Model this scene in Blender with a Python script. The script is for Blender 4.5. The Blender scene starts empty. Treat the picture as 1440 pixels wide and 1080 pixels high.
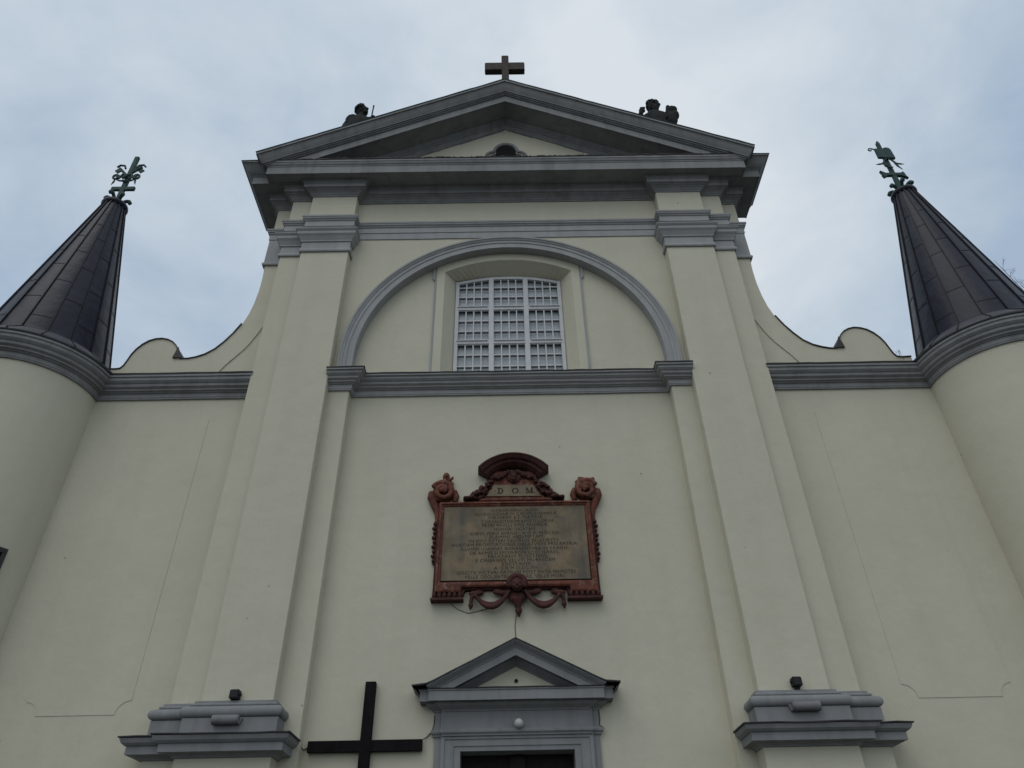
import bpy, bmesh, math, random
from mathutils import Vector, Matrix, noise
random.seed(7)
SC = bpy.context.scene
COL = SC.collection
R = math.radians

# ------------------------------------------------------------------ camera
cam_d = bpy.data.cameras.new("camera")
cam = bpy.data.objects.new("camera", cam_d); COL.objects.link(cam)
cam_d.sensor_width = 36.0
cam_d.lens = 36.0 * 1035.238 / 1440.0
cam_d.clip_start = 0.1; cam_d.clip_end = 6000
RT = (0.999846443, 0.004002445, -0.017060798)
UP = (0.016067222, -0.598014045, 0.801324558)
FW = (0.006995339, 0.801475628, 0.597986523)
cam.matrix_world = Matrix(((RT[0], UP[0], -FW[0], -0.08884), (RT[1], UP[1], -FW[1], -15.0),
                           (RT[2], UP[2], -FW[2], 1.6), (0, 0, 0, 1)))
SC.camera = cam
FPX = 1035.238
def pix(u, v, y):
    """world point seen at photograph pixel (u, v) at depth y (used to read off real positions)"""
    a = (u - 720) / FPX; b = -(v - 540) / FPX
    d = [RT[i] * a + UP[i] * b + FW[i] for i in range(3)]
    t = (y + 15.0) / d[1]
    return (-0.08884 + t * d[0], y, 1.6 + t * d[2])

# ------------------------------------------------------------------ sky, sun, exposure
SUN_EL, SUN_AZ = R(56), R(210)
w = bpy.data.worlds.new("World"); SC.world = w; w.use_nodes = True
nt = w.node_tree; nt.nodes.clear()
def N(nt, t, **k):
    n = nt.nodes.new(t)
    for a, b in k.items(): setattr(n, a, b)
    return n
out = N(nt, 'ShaderNodeOutputWorld'); bg = N(nt, 'ShaderNodeBackground')
sky = N(nt, 'ShaderNodeTexSky', sky_type='NISHITA', sun_disc=False)
sky.sun_elevation = SUN_EL; sky.sun_rotation = SUN_AZ; sky.air_density = 1.2; sky.dust_density = 2.5
tc = N(nt, 'ShaderNodeTexCoord')
mp = N(nt, 'ShaderNodeMapping'); mp.inputs['Scale'].default_value = (1.0, 1.0, 1.5); mp.inputs['Location'].default_value = (0.35, 0.2, 0.12)
n1 = N(nt, 'ShaderNodeTexNoise'); n1.inputs['Scale'].default_value = 2.4; n1.inputs['Detail'].default_value = 7; n1.inputs['Roughness'].default_value = 0.5; n1.inputs['Distortion'].default_value = 0.3
n2 = N(nt, 'ShaderNodeTexNoise'); n2.inputs['Scale'].default_value = 6.5; n2.inputs['Detail'].default_value = 8; n2.inputs['Roughness'].default_value = 0.55; n2.inputs['Distortion'].default_value = 0.4
def M_(op, a, b):
    n = N(nt, 'ShaderNodeMath', operation=op)
    for i, x in enumerate((a, b)):
        if isinstance(x, (int, float)): n.inputs[i].default_value = x
        else: nt.links.new(x, n.inputs[i])
    return n.outputs[0]
dt = N(nt, 'ShaderNodeVectorMath', operation='DOT_PRODUCT'); dt.inputs[1].default_value = Vector((0.15, 0.60, 0.82)).normalized()
nt.links.new(tc.outputs['Generated'], dt.inputs[0])
glow = M_('POWER', M_('MAXIMUM', dt.outputs['Value'], 0.0), 13.0)
dk = N(nt, 'ShaderNodeVectorMath', operation='DOT_PRODUCT'); dk.inputs[1].default_value = Vector((0.64, 0.37, 0.68)).normalized()
nt.links.new(tc.outputs['Generated'], dk.inputs[0])
dark = M_('POWER', M_('MAXIMUM', dk.outputs['Value'], 0.0), 40.0)      # a thicker, bluer bank of cloud to the right
r1 = N(nt, 'ShaderNodeValToRGB')
r1.color_ramp.elements[0].position = 0.26; r1.color_ramp.elements[0].color = (3.85, 4.88, 6.2, 1)
r1.color_ramp.elements[1].position = 0.86; r1.color_ramp.elements[1].color = (7.3, 7.85, 8.4, 1)
e = r1.color_ramp.elements.new(0.58); e.color = (5.75, 6.58, 7.4, 1)
mixs = N(nt, 'ShaderNodeMix', data_type='RGBA'); mixs.inputs[0].default_value = 0.93
L = nt.links.new
L(tc.outputs['Generated'], mp.inputs['Vector']); L(mp.outputs['Vector'], n1.inputs['Vector'])
L(mp.outputs['Vector'], n2.inputs['Vector'])
cl = M_('ADD', M_('MULTIPLY', M_('SUBTRACT', n1.outputs['Fac'], 0.5), 0.85), M_('MULTIPLY', M_('SUBTRACT', n2.outputs['Fac'], 0.5), 0.65))
L(M_('ADD', M_('SUBTRACT', M_('ADD', cl, 0.345), M_('MULTIPLY', dark, 0.26)), M_('MULTIPLY', glow, 0.54)), r1.inputs['Fac'])
# whitening added to the unseen half of the sky, to light the front
db = N(nt, 'ShaderNodeVectorMath', operation='DOT_PRODUCT'); db.inputs[1].default_value = (-0.12, -0.79, 0.6)
L(tc.outputs['Generated'], db.inputs[0])
mr = N(nt, 'ShaderNodeMapRange', interpolation_type='SMOOTHSTEP'); mr.inputs[1].default_value = -0.05; mr.inputs[2].default_value = 0.85
L(db.outputs['Value'], mr.inputs[0])
mb_ = N(nt, 'ShaderNodeMix', data_type='RGBA'); L(M_('MULTIPLY', mr.outputs[0], 0.85), mb_.inputs[0]); L(r1.outputs['Color'], mb_.inputs[6]); mb_.inputs[7].default_value = (7.15, 7.75, 8.35, 1)
L(sky.outputs['Color'], mixs.inputs[6]); L(mb_.outputs[2], mixs.inputs[7])
L(mixs.outputs[2], bg.inputs['Color']); bg.inputs['Strength'].default_value = 0.1
L(bg.outputs['Background'], out.inputs['Surface'])

sd = bpy.data.lights.new("sun", 'SUN'); so = bpy.data.objects.new("sun", sd); COL.objects.link(so)
sd.energy = 0.5; sd.angle = R(40); sd.color = (1.0, 0.97, 0.92)
sdir = Vector((math.sin(SUN_AZ) * math.cos(SUN_EL), math.cos(SUN_AZ) * math.cos(SUN_EL), math.sin(SUN_EL)))
so.rotation_euler = sdir.to_track_quat('Z', 'Y').to_euler()
so.location = (0, -30, 60)
SC.view_settings.view_transform = 'Standard'; SC.view_settings.look = 'None'
SC.view_settings.exposure = 0.0; SC.view_settings.gamma = 1.0; SC.view_settings.use_curve_mapping = False

# ------------------------------------------------------------------ materials
def mat(name, c1, c2, rough=0.85, metal=0.0, scale=1.5, streak=None, bump=0.0, bscale=40.0, bump2=0.0, b2scale=5.0, spots=None, spec=0.3, specks=0):
    m = bpy.data.materials.new(name); m.use_nodes = True
    t = m.node_tree; b = t.nodes['Principled BSDF']; K = t.links.new
    b.inputs['Roughness'].default_value = rough; b.inputs['Metallic'].default_value = metal
    b.inputs['Specular IOR Level'].default_value = spec
    co = N(t, 'ShaderNodeTexCoord')
    no = N(t, 'ShaderNodeTexNoise'); no.inputs['Scale'].default_value = scale; no.inputs['Detail'].default_value = 6; no.inputs['Roughness'].default_value = 0.6
    K(co.outputs['Object'], no.inputs['Vector'])
    ra = N(t, 'ShaderNodeValToRGB'); ra.color_ramp.elements[0].position = 0.3; ra.color_ramp.elements[1].position = 0.7
    ra.color_ramp.elements[0].color = (*c1, 1); ra.color_ramp.elements[1].color = (*c2, 1)
    K(no.outputs['Fac'], ra.inputs['Fac']); last = ra.outputs['Color']
    if streak:                      # vertical rain streaks: (colour, amount, scale)
        ma = N(t, 'ShaderNodeMapping'); ma.inputs['Scale'].default_value = (streak[2], streak[2], streak[2] * 0.09)
        ns = N(t, 'ShaderNodeTexNoise'); ns.inputs['Scale'].default_value = 1.0; ns.inputs['Detail'].default_value = 5; ns.inputs['Roughness'].default_value = 0.65
        K(co.outputs['Object'], ma.inputs['Vector']); K(ma.outputs['Vector'], ns.inputs['Vector'])
        rs = N(t, 'ShaderNodeValToRGB'); rs.color_ramp.elements[0].position = 0.46; rs.color_ramp.elements[1].position = 0.72
        rs.color_ramp.elements[0].color = (0, 0, 0, 1); rs.color_ramp.elements[1].color = (streak[1],) * 3 + (1,)
        K(ns.outputs['Fac'], rs.inputs['Fac'])
        mx = N(t, 'ShaderNodeMix', data_type='RGBA'); K(rs.outputs['Color'], mx.inputs[0]); K(last, mx.inputs[6]); mx.inputs[7].default_value = (*streak[0], 1)
        last = mx.outputs[2]
    if spots:                       # patchy stains: (colour, amount, scale, threshold)
        np_ = N(t, 'ShaderNodeTexNoise'); np_.inputs['Scale'].default_value = spots[2]; np_.inputs['Detail'].default_value = 8; np_.inputs['Roughness'].default_value = 0.7
        K(co.outputs['Object'], np_.inputs['Vector'])
        rp = N(t, 'ShaderNodeValToRGB'); rp.color_ramp.elements[0].position = spots[3]; rp.color_ramp.elements[1].position = min(1, spots[3] + 0.12)
        rp.color_ramp.elements[0].color = (0, 0, 0, 1); rp.color_ramp.elements[1].color = (spots[1],) * 3 + (1,)
        K(np_.outputs['Fac'], rp.inputs['Fac'])
        mx = N(t, 'ShaderNodeMix', data_type='RGBA'); K(rp.outputs['Color'], mx.inputs[0]); K(last, mx.inputs[6]); mx.inputs[7].default_value = (*spots[0], 1)
        last = mx.outputs[2]
    if specks:                      # sparse small dark pits
        vo = N(t, 'ShaderNodeTexVoronoi'); vo.inputs['Scale'].default_value = specks; K(co.outputs['Object'], vo.inputs['Vector'])
        rv = N(t, 'ShaderNodeValToRGB'); rv.color_ramp.elements[0].position = 0.020; rv.color_ramp.elements[1].position = 0.034
        rv.color_ramp.elements[0].color = (0.5, 0.5, 0.5, 1); rv.color_ramp.elements[1].color = (0, 0, 0, 1); K(vo.outputs['Distance'], rv.inputs['Fac'])
        mx = N(t, 'ShaderNodeMix', data_type='RGBA'); K(rv.outputs['Color'], mx.inputs[0]); K(last, mx.inputs[6]); mx.inputs[7].default_value = (0.10, 0.09, 0.07, 1)
        last = mx.outputs[2]
    K(last, b.inputs['Base Color'])
    if bump or bump2:
        prev = None
        for s_, a_ in ((b2scale, bump2), (bscale, bump)):
            if not a_: continue
            nb = N(t, 'ShaderNodeTexNoise'); nb.inputs['Scale'].default_value = s_; nb.inputs['Detail'].default_value = 4
            K(co.outputs['Object'], nb.inputs['Vector'])
            bu = N(t, 'ShaderNodeBump'); bu.inputs['Strength'].default_value = a_; bu.inputs['Distance'].default_value = 0.3 / s_
            K(nb.outputs['Fac'], bu.inputs['Height'])
            if prev: K(prev, bu.inputs['Normal'])
            prev = bu.outputs['Normal']
        K(prev, b.inputs['Normal'])
    return m
M = {}
M['plaster'] = mat('cream_plaster', (0.535, 0.514, 0.408), (0.572, 0.55, 0.438), 0.92, scale=0.5, streak=((0.47, 0.45, 0.35), 0.3, 1.6),
                   spots=((0.48, 0.45, 0.345), 0.3, 3.0, 0.6), bump=0.35, bscale=90, bump2=0.14, b2scale=2.2, spec=0.15, specks=1.0)
M['trim'] = mat('grey_trim_paint', (0.315, 0.322, 0.325), (0.36, 0.367, 0.367), 0.85, scale=1.3, streak=((0.24, 0.24, 0.235), 0.4, 3.5),
                spots=((0.15, 0.14, 0.12), 0.4, 5.0, 0.62), bump=0.3, bscale=70, spec=0.2)
M['base'] = mat('shaded_grey_trim_paint', (0.212, 0.22, 0.225), (0.256, 0.264, 0.268), 0.85, scale=1.6, streak=((0.15, 0.152, 0.15), 0.45, 4.5),  # grey trim made darker and bluer: shade low on the front, painted in
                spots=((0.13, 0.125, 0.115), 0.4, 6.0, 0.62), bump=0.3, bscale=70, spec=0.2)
M['cornice'] = mat('weathered_grey_trim', (0.225, 0.232, 0.235), (0.28, 0.287, 0.289), 0.88, scale=1.1, streak=((0.13, 0.128, 0.12), 0.5, 3.0),
                   spots=((0.11, 0.105, 0.09), 0.4, 4.0, 0.6), bump=0.35, bscale=60, spec=0.2)
M['flash'] = mat('dark_sheet_metal', (0.03, 0.028, 0.028), (0.055, 0.05, 0.05), 0.55, 0.3, scale=3, bump=0.2, bscale=15)
M['copper'] = mat('dark_green_copper', (0.025, 0.05, 0.048), (0.045, 0.085, 0.08), 0.6, 0.2, scale=3, bump=0.2, bscale=15)
M['cone'] = mat('brown_black_roof_metal', (0.011, 0.013, 0.023), (0.021, 0.024, 0.040), 0.36, 0.0, scale=1.6, streak=((0.012, 0.012, 0.016), 0.5, 4.0), bump=0.2, bscale=4, spec=0.19)
M['zinc'] = mat('skylit_zinc_sheet', (0.055, 0.057, 0.066), (0.085, 0.088, 0.098), 0.45, 0.15, scale=2.2, streak=((0.045, 0.046, 0.052), 0.5, 5.0), bump=0.2, bscale=5, spec=0.3)  # zinc eaves strip, colour lightened for the sky light on its flare
M['seam'] = mat('roof_seam_metal', (0.010, 0.010, 0.013), (0.016, 0.016, 0.02), 0.5, 0.3, scale=4)
M['verdigris'] = mat('verdigris_copper', (0.025, 0.05, 0.05), (0.055, 0.098, 0.093), 0.7, 0.2, scale=9, bump=0.3, bscale=25)
M['statue'] = mat('blackened_stone', (0.010, 0.011, 0.011), (0.024, 0.026, 0.024), 0.9, scale=6, bump=0.5, bscale=18)
M['darkstone'] = mat('dark_brown_stone', (0.05, 0.042, 0.035), (0.09, 0.075, 0.065), 0.9, scale=6, bump=0.5, bscale=20)
M['white'] = mat('white_window_paint', (0.52, 0.53, 0.545), (0.60, 0.605, 0.62), 0.6, scale=4)
M['glass'] = mat('frosted_window_glass', (0.385, 0.43, 0.45), (0.45, 0.495, 0.515), 0.25, scale=1.2, spec=0.5, spots=((0.34, 0.385, 0.40), 0.5, 2.5, 0.5))
M['inner'] = mat('inner_shade_strip', (0.045, 0.055, 0.06), (0.075, 0.085, 0.09), 0.7, scale=3)  # dark strips for the shade behind the glazing bars
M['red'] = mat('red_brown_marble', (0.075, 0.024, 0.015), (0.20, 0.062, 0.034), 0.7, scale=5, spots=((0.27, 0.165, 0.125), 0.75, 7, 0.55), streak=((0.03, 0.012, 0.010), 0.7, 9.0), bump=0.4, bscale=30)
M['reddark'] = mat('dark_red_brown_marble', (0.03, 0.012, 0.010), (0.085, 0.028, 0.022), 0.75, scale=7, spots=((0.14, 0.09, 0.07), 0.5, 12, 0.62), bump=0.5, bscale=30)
M['tablet'] = mat('grey_brown_tablet_stone', (0.135, 0.108, 0.072), (0.25, 0.20, 0.132), 0.8, scale=2.6, streak=((0.085, 0.085, 0.078), 0.75, 3.2), spots=((0.26, 0.185, 0.105), 0.65, 1.8, 0.52), bump=0.2, bscale=60)
M['letter'] = mat('dark_cut_letters', (0.014, 0.012, 0.010), (0.045, 0.037, 0.028), 0.9, scale=14)
M['wood'] = mat('black_painted_wood', (0.004, 0.0035, 0.004), (0.010, 0.008, 0.009), 0.8, scale=4, streak=((0.016, 0.014, 0.014), 0.5, 9), bump=0.3, bscale=30, spec=0.12)
M['door'] = mat('dark_brown_door_wood', (0.010, 0.007, 0.006), (0.022, 0.015, 0.012), 0.7, scale=3, streak=((0.008, 0.006, 0.005), 0.6, 12), bump=0.3, bscale=20)
M['black'] = mat('black_lamp_housing', (0.008, 0.008, 0.010), (0.014, 0.014, 0.016), 0.5, scale=8)
M['lampgrey'] = mat('grey_lamp_housing', (0.15, 0.15, 0.155), (0.20, 0.20, 0.205), 0.7, scale=6)
M['ball'] = mat('milky_lamp_glass', (0.42, 0.42, 0.41), (0.47, 0.47, 0.46), 0.35, scale=5)
M['hole'] = mat('dark_opening', (0.006, 0.006, 0.006), (0.01, 0.01, 0.01), 0.95)
M['cable'] = mat('grey_cable_rubber', (0.06, 0.06, 0.055), (0.09, 0.09, 0.08), 0.8)
M['paving'] = mat('grey_stone_paving', (0.055, 0.055, 0.05), (0.085, 0.082, 0.072), 0.9, scale=0.8, bump=0.4, bscale=20)
M['stone'] = mat('grey_step_stone', (0.25, 0.24, 0.22), (0.32, 0.31, 0.29), 0.9, scale=1.2, bump=0.4, bscale=20)
M['bark'] = mat('grey_brown_bark', (0.03, 0.024, 0.02), (0.06, 0.05, 0.042), 0.9, scale=6)
M['dry'] = mat('dry_weed_stem', (0.05, 0.036, 0.03), (0.09, 0.07, 0.055), 0.9, scale=12)

# ------------------------------------------------------------------ mesh helpers
WAVE = {'flashing': 0.014, 'cornice': 0.006, 'bed_moulding': 0.006, 'architrave': 0.006, 'string_course': 0.006, 'wing_cornice': 0.006, 'raking_cornice': 0.006, 'door_cornice': 0.004, 'door_roof': 0.008}
class MB:
    def __init__(s): s.v = []; s.f = []
    def face(s, pts):
        n = len(s.v); s.v += [tuple(p) for p in pts]; s.f.append(list(range(n, n + len(pts))))
    def grid(s, rows, close=False):
        n = len(s.v); k = len(rows[0])
        for r in rows: s.v += [tuple(p) for p in r]
        for i in range(len(rows) - 1):
            for j in range(k if close else k - 1):
                a = n + i * k + j; b = n + i * k + (j + 1) % k
                s.f.append([a, b, b + k, a + k])
    def box(s, x0, x1, y0, y1, z0, z1):
        n = len(s.v)
        s.v += [(x0, y0, z0), (x1, y0, z0), (x1, y1, z0), (x0, y1, z0), (x0, y0, z1), (x1, y0, z1), (x1, y1, z1), (x0, y1, z1)]
        for f in ((0, 1, 5, 4), (1, 2, 6, 5), (2, 3, 7, 6), (3, 0, 4, 7), (4, 5, 6, 7), (3, 2, 1, 0)): s.f.append([n + i for i in f])
    def prism(s, poly, y0, y1):
        """outline in x, z given depth y0 (front) .. y1"""
        n = len(s.v); k = len(poly)
        s.v += [(x, y0, z) for x, z in poly] + [(x, y1, z) for x, z in poly]
        s.f.append([n + i for i in range(k)]); s.f.append([n + k + i for i in reversed(range(k))])
        for i in range(k):
            j = (i + 1) % k; s.f.append([n + i, n + k + i, n + k + j, n + j])
    def sweep(s, path, prof, loop=False, back=0.06):
        """profile (e, z) run along a plan path (x, y); e grows to the right-hand side of the path; closed at the back"""
        P = [Vector(p) for p in path]; k = len(P)
        nrm = []
        for i in range(k if loop else k - 1):
            d = (P[(i + 1) % k] - P[i]).normalized(); nrm.append(Vector((d.y, -d.x)))
        mit = []
        for i in range(k):
            if loop: a, b = nrm[i - 1], nrm[i]
            else: a = nrm[max(i - 1, 0)]; b = nrm[min(i, k - 2)]
            mit.append((a + b) / max(0.2, 1 + a.dot(b)))
        pr = list(prof) + [(-back, prof[-1][1]), (-back, prof[0][1])]
        rows = []
        for p, m in zip(P, mit): rows.append([(p.x + e * m.x, p.y + e * m.y, z) for e, z in pr])
        if loop: rows.append(rows[0])
        s.grid(rows, close=True)
        if not loop: s.face(rows[0][::-1]); s.face(rows[-1])
    def tube(s, pts, rad, n=8, cap=True):
        P = [Vector(p) for p in pts]; k = len(P)
        if not hasattr(rad, '__len__'): rad = [rad] * k
        rows = []; prev = None
        for i in range(k):
            d = (P[min(i + 1, k - 1)] - P[max(i - 1, 0)]).normalized()
            if prev is None:
                a = Vector((0, 0, 1)) if abs(d.z) < 0.9 else Vector((0, 1, 0)); u = d.cross(a).normalized()
            else: u = (prev - d * prev.dot(d)).normalized()
            prev = u; v = d.cross(u)
            rows.append([P[i] + rad[i] * (math.cos(2 * math.pi * j / n) * u + math.sin(2 * math.pi * j / n) * v) for j in range(n)])
        s.grid(rows, close=True)
        if cap: s.face(rows[0][::-1]); s.face(rows[-1])
    def lathe(s, cx, cy, prof, n=64, a0=0.0, a1=2 * math.pi):
        rows = []
        for r, z in prof: rows.append([(cx + r * math.cos(a0 + (a1 - a0) * j / n), cy + r * math.sin(a0 + (a1 - a0) * j / n), z) for j in range(n + 1)])
        s.grid(rows)
    def ball(s, c, r, n=12, m=8):
        if not hasattr(r, '__len__'): r = (r, r, r)
        rows = []
        for i in range(m + 1):
            t = math.pi * i / m
            rows.append([(c[0] + r[0] * math.sin(t) * math.cos(2 * math.pi * j / n), c[1] + r[1] * math.sin(t) * math.sin(2 * math.pi * j / n), c[2] + r[2] * math.cos(t)) for j in range(n)])
        s.grid(rows, close=True)
    def mesh(s, name):
        me = bpy.data.meshes.new(name); me.from_pydata(s.v, [], s.f); me.update(); return me

def setp(o, label=None, cat=None, group=None, kind=None):
    for k, v in (('label', label), ('category', cat), ('group', group), ('kind', kind)):
        if v: o[k] = v
    return o
def obj(name, mb, m, parent=None, smooth=False, weld=True, label=None, cat=None, group=None, kind=None, bevel=0, angle=40):
    me = mb.mesh(name) if isinstance(mb, MB) else mb
    bm = bmesh.new(); bm.from_mesh(me)
    if weld: bmesh.ops.remove_doubles(bm, verts=bm.verts, dist=0.0004)
    bmesh.ops.dissolve_degenerate(bm, edges=bm.edges, dist=0.0002)
    bmesh.ops.recalc_face_normals(bm, faces=bm.faces)
    if bevel:
        es = [e for e in bm.edges if e.is_manifold and e.calc_face_angle(0) > R(35)]
        bmesh.ops.bevel(bm, geom=es, offset=bevel, segments=2, affect='EDGES', clamp_overlap=True)
    wav = WAVE.get(name, 0)
    if wav:
        for it in range(7):
            es = [e for e in bm.edges if e.calc_length() > 0.45]
            if not es: break
            bmesh.ops.subdivide_edges(bm, edges=es, cuts=1, use_grid_fill=True)
        for v in bm.verts:
            k = v.co * 1.9; q = noise.noise(k) + 0.5 * noise.noise(k * 3.1)
            v.co.z += wav * q; v.co.y += wav * 0.6 * noise.noise(k + Vector((7.3, 1.1, 4.2)))
    if smooth:
        for f in bm.faces: f.smooth = True
        for e in bm.edges:
            if e.is_manifold and e.calc_face_angle(0) > R(angle): e.smooth = False
    bm.to_mesh(me); bm.free(); me.materials.clear(); me.materials.append(m)
    o = bpy.data.objects.new(name, me); COL.objects.link(o)
    if parent: o.parent = parent; o.matrix_parent_inverse = parent.matrix_world.inverted()
    return setp(o, label, cat, group, kind)
def thing(name, loc, label, cat, group=None):
    o = bpy.data.objects.new(name, None); COL.objects.link(o); o.location = loc; o.empty_display_size = 0.2
    o.matrix_world = Matrix.Translation(loc)
    return setp(o, label, cat, group)
def fuse(mb, voxel, smooth_it=4):
    """melt overlapping lumps into one continuous skin"""
    me = mb.mesh('tmp'); o = bpy.data.objects.new('tmp', me); COL.objects.link(o)
    bm = bmesh.new(); bm.from_mesh(me); bmesh.ops.remove_doubles(bm, verts=bm.verts, dist=0.0004); bmesh.ops.recalc_face_normals(bm, faces=bm.faces); bm.to_mesh(me); bm.free()
    a = o.modifiers.new('r', 'REMESH'); a.mode = 'VOXEL'; a.voxel_size = voxel
    b = o.modifiers.new('s', 'SMOOTH'); b.iterations = smooth_it; b.factor = 0.5
    dg = bpy.context.evaluated_depsgraph_get(); dg.update()
    res = bpy.data.meshes.new_from_object(o.evaluated_get(dg), depsgraph=dg)
    bpy.data.objects.remove(o); bpy.data.meshes.remove(me)
    return res
def arcpts(cx, cz, r, a0, a1, n): return [(cx + r * math.cos(a0 + (a1 - a0) * i / n), cz + r * math.sin(a0 + (a1 - a0) * i / n)) for i in range(n + 1)]

# ------------------------------------------------------------------ ground
g = MB(); g.face([(-1500, -1500, 0), (1500, -1500, 0), (1500, 1500, 0), (-1500, 1500, 0)])
obj('ground', g, M['paving'], kind='structure')

# ------------------------------------------------------------------ the church
CH = thing('church', (0, 0, 0), 'cream plastered church front with grey cornices, triangular pediment and two round corner turrets', 'church')
ZA, RI, RO = 13.7, 4.09, 4.467          # springing height and radii of the blind arch

# central wall: upper field round the arch, back of the blind arch, window splay
b = MB()
arc = arcpts(0, ZA, 4.25, 0, math.pi, 64)
def torect(x, z):
    dx, dz = x, z - ZA; s = []
    if abs(dx) > 1e-6: s.append(4.6 / abs(dx))
    if dz > 1e-6: s.append((20.33 - ZA) / dz)
    k = min(s); return (dx * k, ZA + dz * k)
for i in range(64):
    p, q = arc[i], arc[i + 1]; P_, Q_ = torect(*p), torect(*q)
    pts = [p, P_]
    for cxn in (4.6, -4.6):
        if (abs(P_[0] - cxn) < 1e-6) != (abs(Q_[0] - cxn) < 1e-6): pts.append((cxn, 20.33))
    pts += [Q_, q]
    b.face([(x, 0, z) for x, z in pts])
for s in (-1, 1): b.face([(s * 4.25, 0, 13.0), (s * 4.6, 0, 13.0), (s * 4.6, 0, ZA), (s * 4.25, 0, ZA)])
# recessed field (y = 0.25)
YR = 0.25
def wtop(x, hw, zc, zm):               # segmental window head: corner height zc, middle height zm
    rise = zm - zc; rad = (hw * hw + rise * rise) / (2 * rise); return zm - rad + math.sqrt(max(0, rad * rad - x * x))
for s in (-1, 1):
    b.face([(s * 2.06, YR, 13.0), (s * 4.3, YR, 13.0), (s * 4.3, YR, 18.1), (s * 2.06, YR, 18.1)])
for s in (-1, 1): b.face([(s * 1.25, YR, 0), (s * 4.3, YR, 0), (s * 4.3, YR, 4.5), (s * 1.25, YR, 4.5)])
b.face([(-4.3, YR, 4.5), (4.3, YR, 4.5), (4.3, YR, 13.0), (-4.3, YR, 13.0)])
obj('central_wall', b, M['plaster'], CH)
# raised border round the window, with its splayed reveal
b = MB(); YB = 0.215
for s in (-1, 1):
    b.face([(s * 1.835, YB, 13.0), (s * 2.06, YB, 13.0), (s * 2.06, YB, 18.1), (s * 1.835, YB, 18.1)])
    b.face([(s * 2.06, YB, 13.0), (s * 2.06, YR, 13.0), (s * 2.06, YR, 18.1), (s * 2.06, YB, 18.1)])
nx = 24
xo = [-1.835 + 3.67 * i / nx for i in range(nx + 1)]; xi = [-1.53 + 3.06 * i / nx for i in range(nx + 1)]
zo = [wtop(x, 1.835, 17.05, 17.53) for x in xo]; zi = [wtop(x, 1.53, 16.99, 17.22) for x in xi]
for i in range(nx):
    b.face([(xo[i], YB, zo[i]), (xo[i + 1], YB, zo[i + 1]), (xo[i + 1], YB, 18.1), (xo[i], YB, 18.1)])
    b.face([(xo[i], YB, zo[i]), (xo[i + 1], YB, zo[i + 1]), (xi[i + 1], 0.66, zi[i + 1] + 0.03), (xi[i], 0.66, zi[i] + 0.03)])
for s in (-1, 1):
    b.face([(s * 1.835, YB, 13.0), (s * 1.835, YB, 17.05), (s * 1.53, 0.66, 17.02), (s * 1.53, 0.66, 13.0)])
b.face([(-1.835, YB, 13.15), (1.835, YB, 13.15), (1.53, 0.66, 13.4), (-1.53, 0.66, 13.4)])
obj('window_surround', b, M['plaster'], CH)
for s in (-1, 1):
    b = MB(); x0, x1 = sorted((s * 2.062, s * 2.115)); b.box(x0, x1, 0.205, 0.30, 13.02, 16.77)
    x0, x1 = sorted((s * 2.10, s * 2.175)); b.box(x0, x1, 0.20, 0.31, 16.772, 17.5)
    b.tube([(s * 2.13, 0.19, 16.74), (s * 2.13, 0.25, 16.74)], 0.025)
    obj('trim_strip', b, M['trim'], CH)

# archivolt of the blind arch with its soffit
prof = [(RI, 0.27), (RI, -0.04), (4.255, -0.04), (4.262, -0.062), (4.345, -0.062), (4.36, -0.085), (4.40, -0.10), (4.415, -0.125), (4.467, -0.125), (4.467, 0.02)]
b = MB(); rows = []
rows.append([(r, y, 13.06) for r, y in prof])
for i in range(97):
    a = math.pi * i / 96; rows.append([(r * math.cos(a), y, ZA + r * math.sin(a)) for r, y in prof])
rows.append([(-r, y, 13.06) for r, y in prof])
b.grid(rows); obj('arch_moulding', b, M['trim'], CH, smooth=True, angle=30)

# piers carrying the arch
for s in (-1, 1):
    b = MB(); x0, x1 = sorted((s * 4.07, s * 4.62)); b.box(x0, x1, -0.04, 0.35, 0, 13.0)
    obj('arch_pier', b, M['plaster'], CH, bevel=0.008)

# string course over the lower wall, breaking forward over the piers
sc = [(0.0, 12.62), (0.05, 12.62), (0.055, 12.645), (0.07, 12.66), (0.07, 12.77), (0.11, 12.785), (0.12, 12.80), (0.17, 12.81), (0.175, 12.845), (0.24, 12.875), (0.25, 12.93), (0.27, 12.935), (0.33, 12.975), (0.335, 13.03), (0.385, 13.04), (0.39, 13.085)]
pth = [(-4.62, -0.04), (-4.07, -0.04), (-4.07, YR), (4.07, YR), (4.07, -0.04), (4.62, -0.04)]
b = MB(); b.sweep(pth, sc); SCO = obj('string_course', b, M['trim'], CH)
b = MB(); b.sweep(pth, [(-0.02, 13.087), (0.41, 13.087), (0.412, 13.112), (0.0, 13.16)]); obj('flashing', b, M['flash'], SCO)

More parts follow.
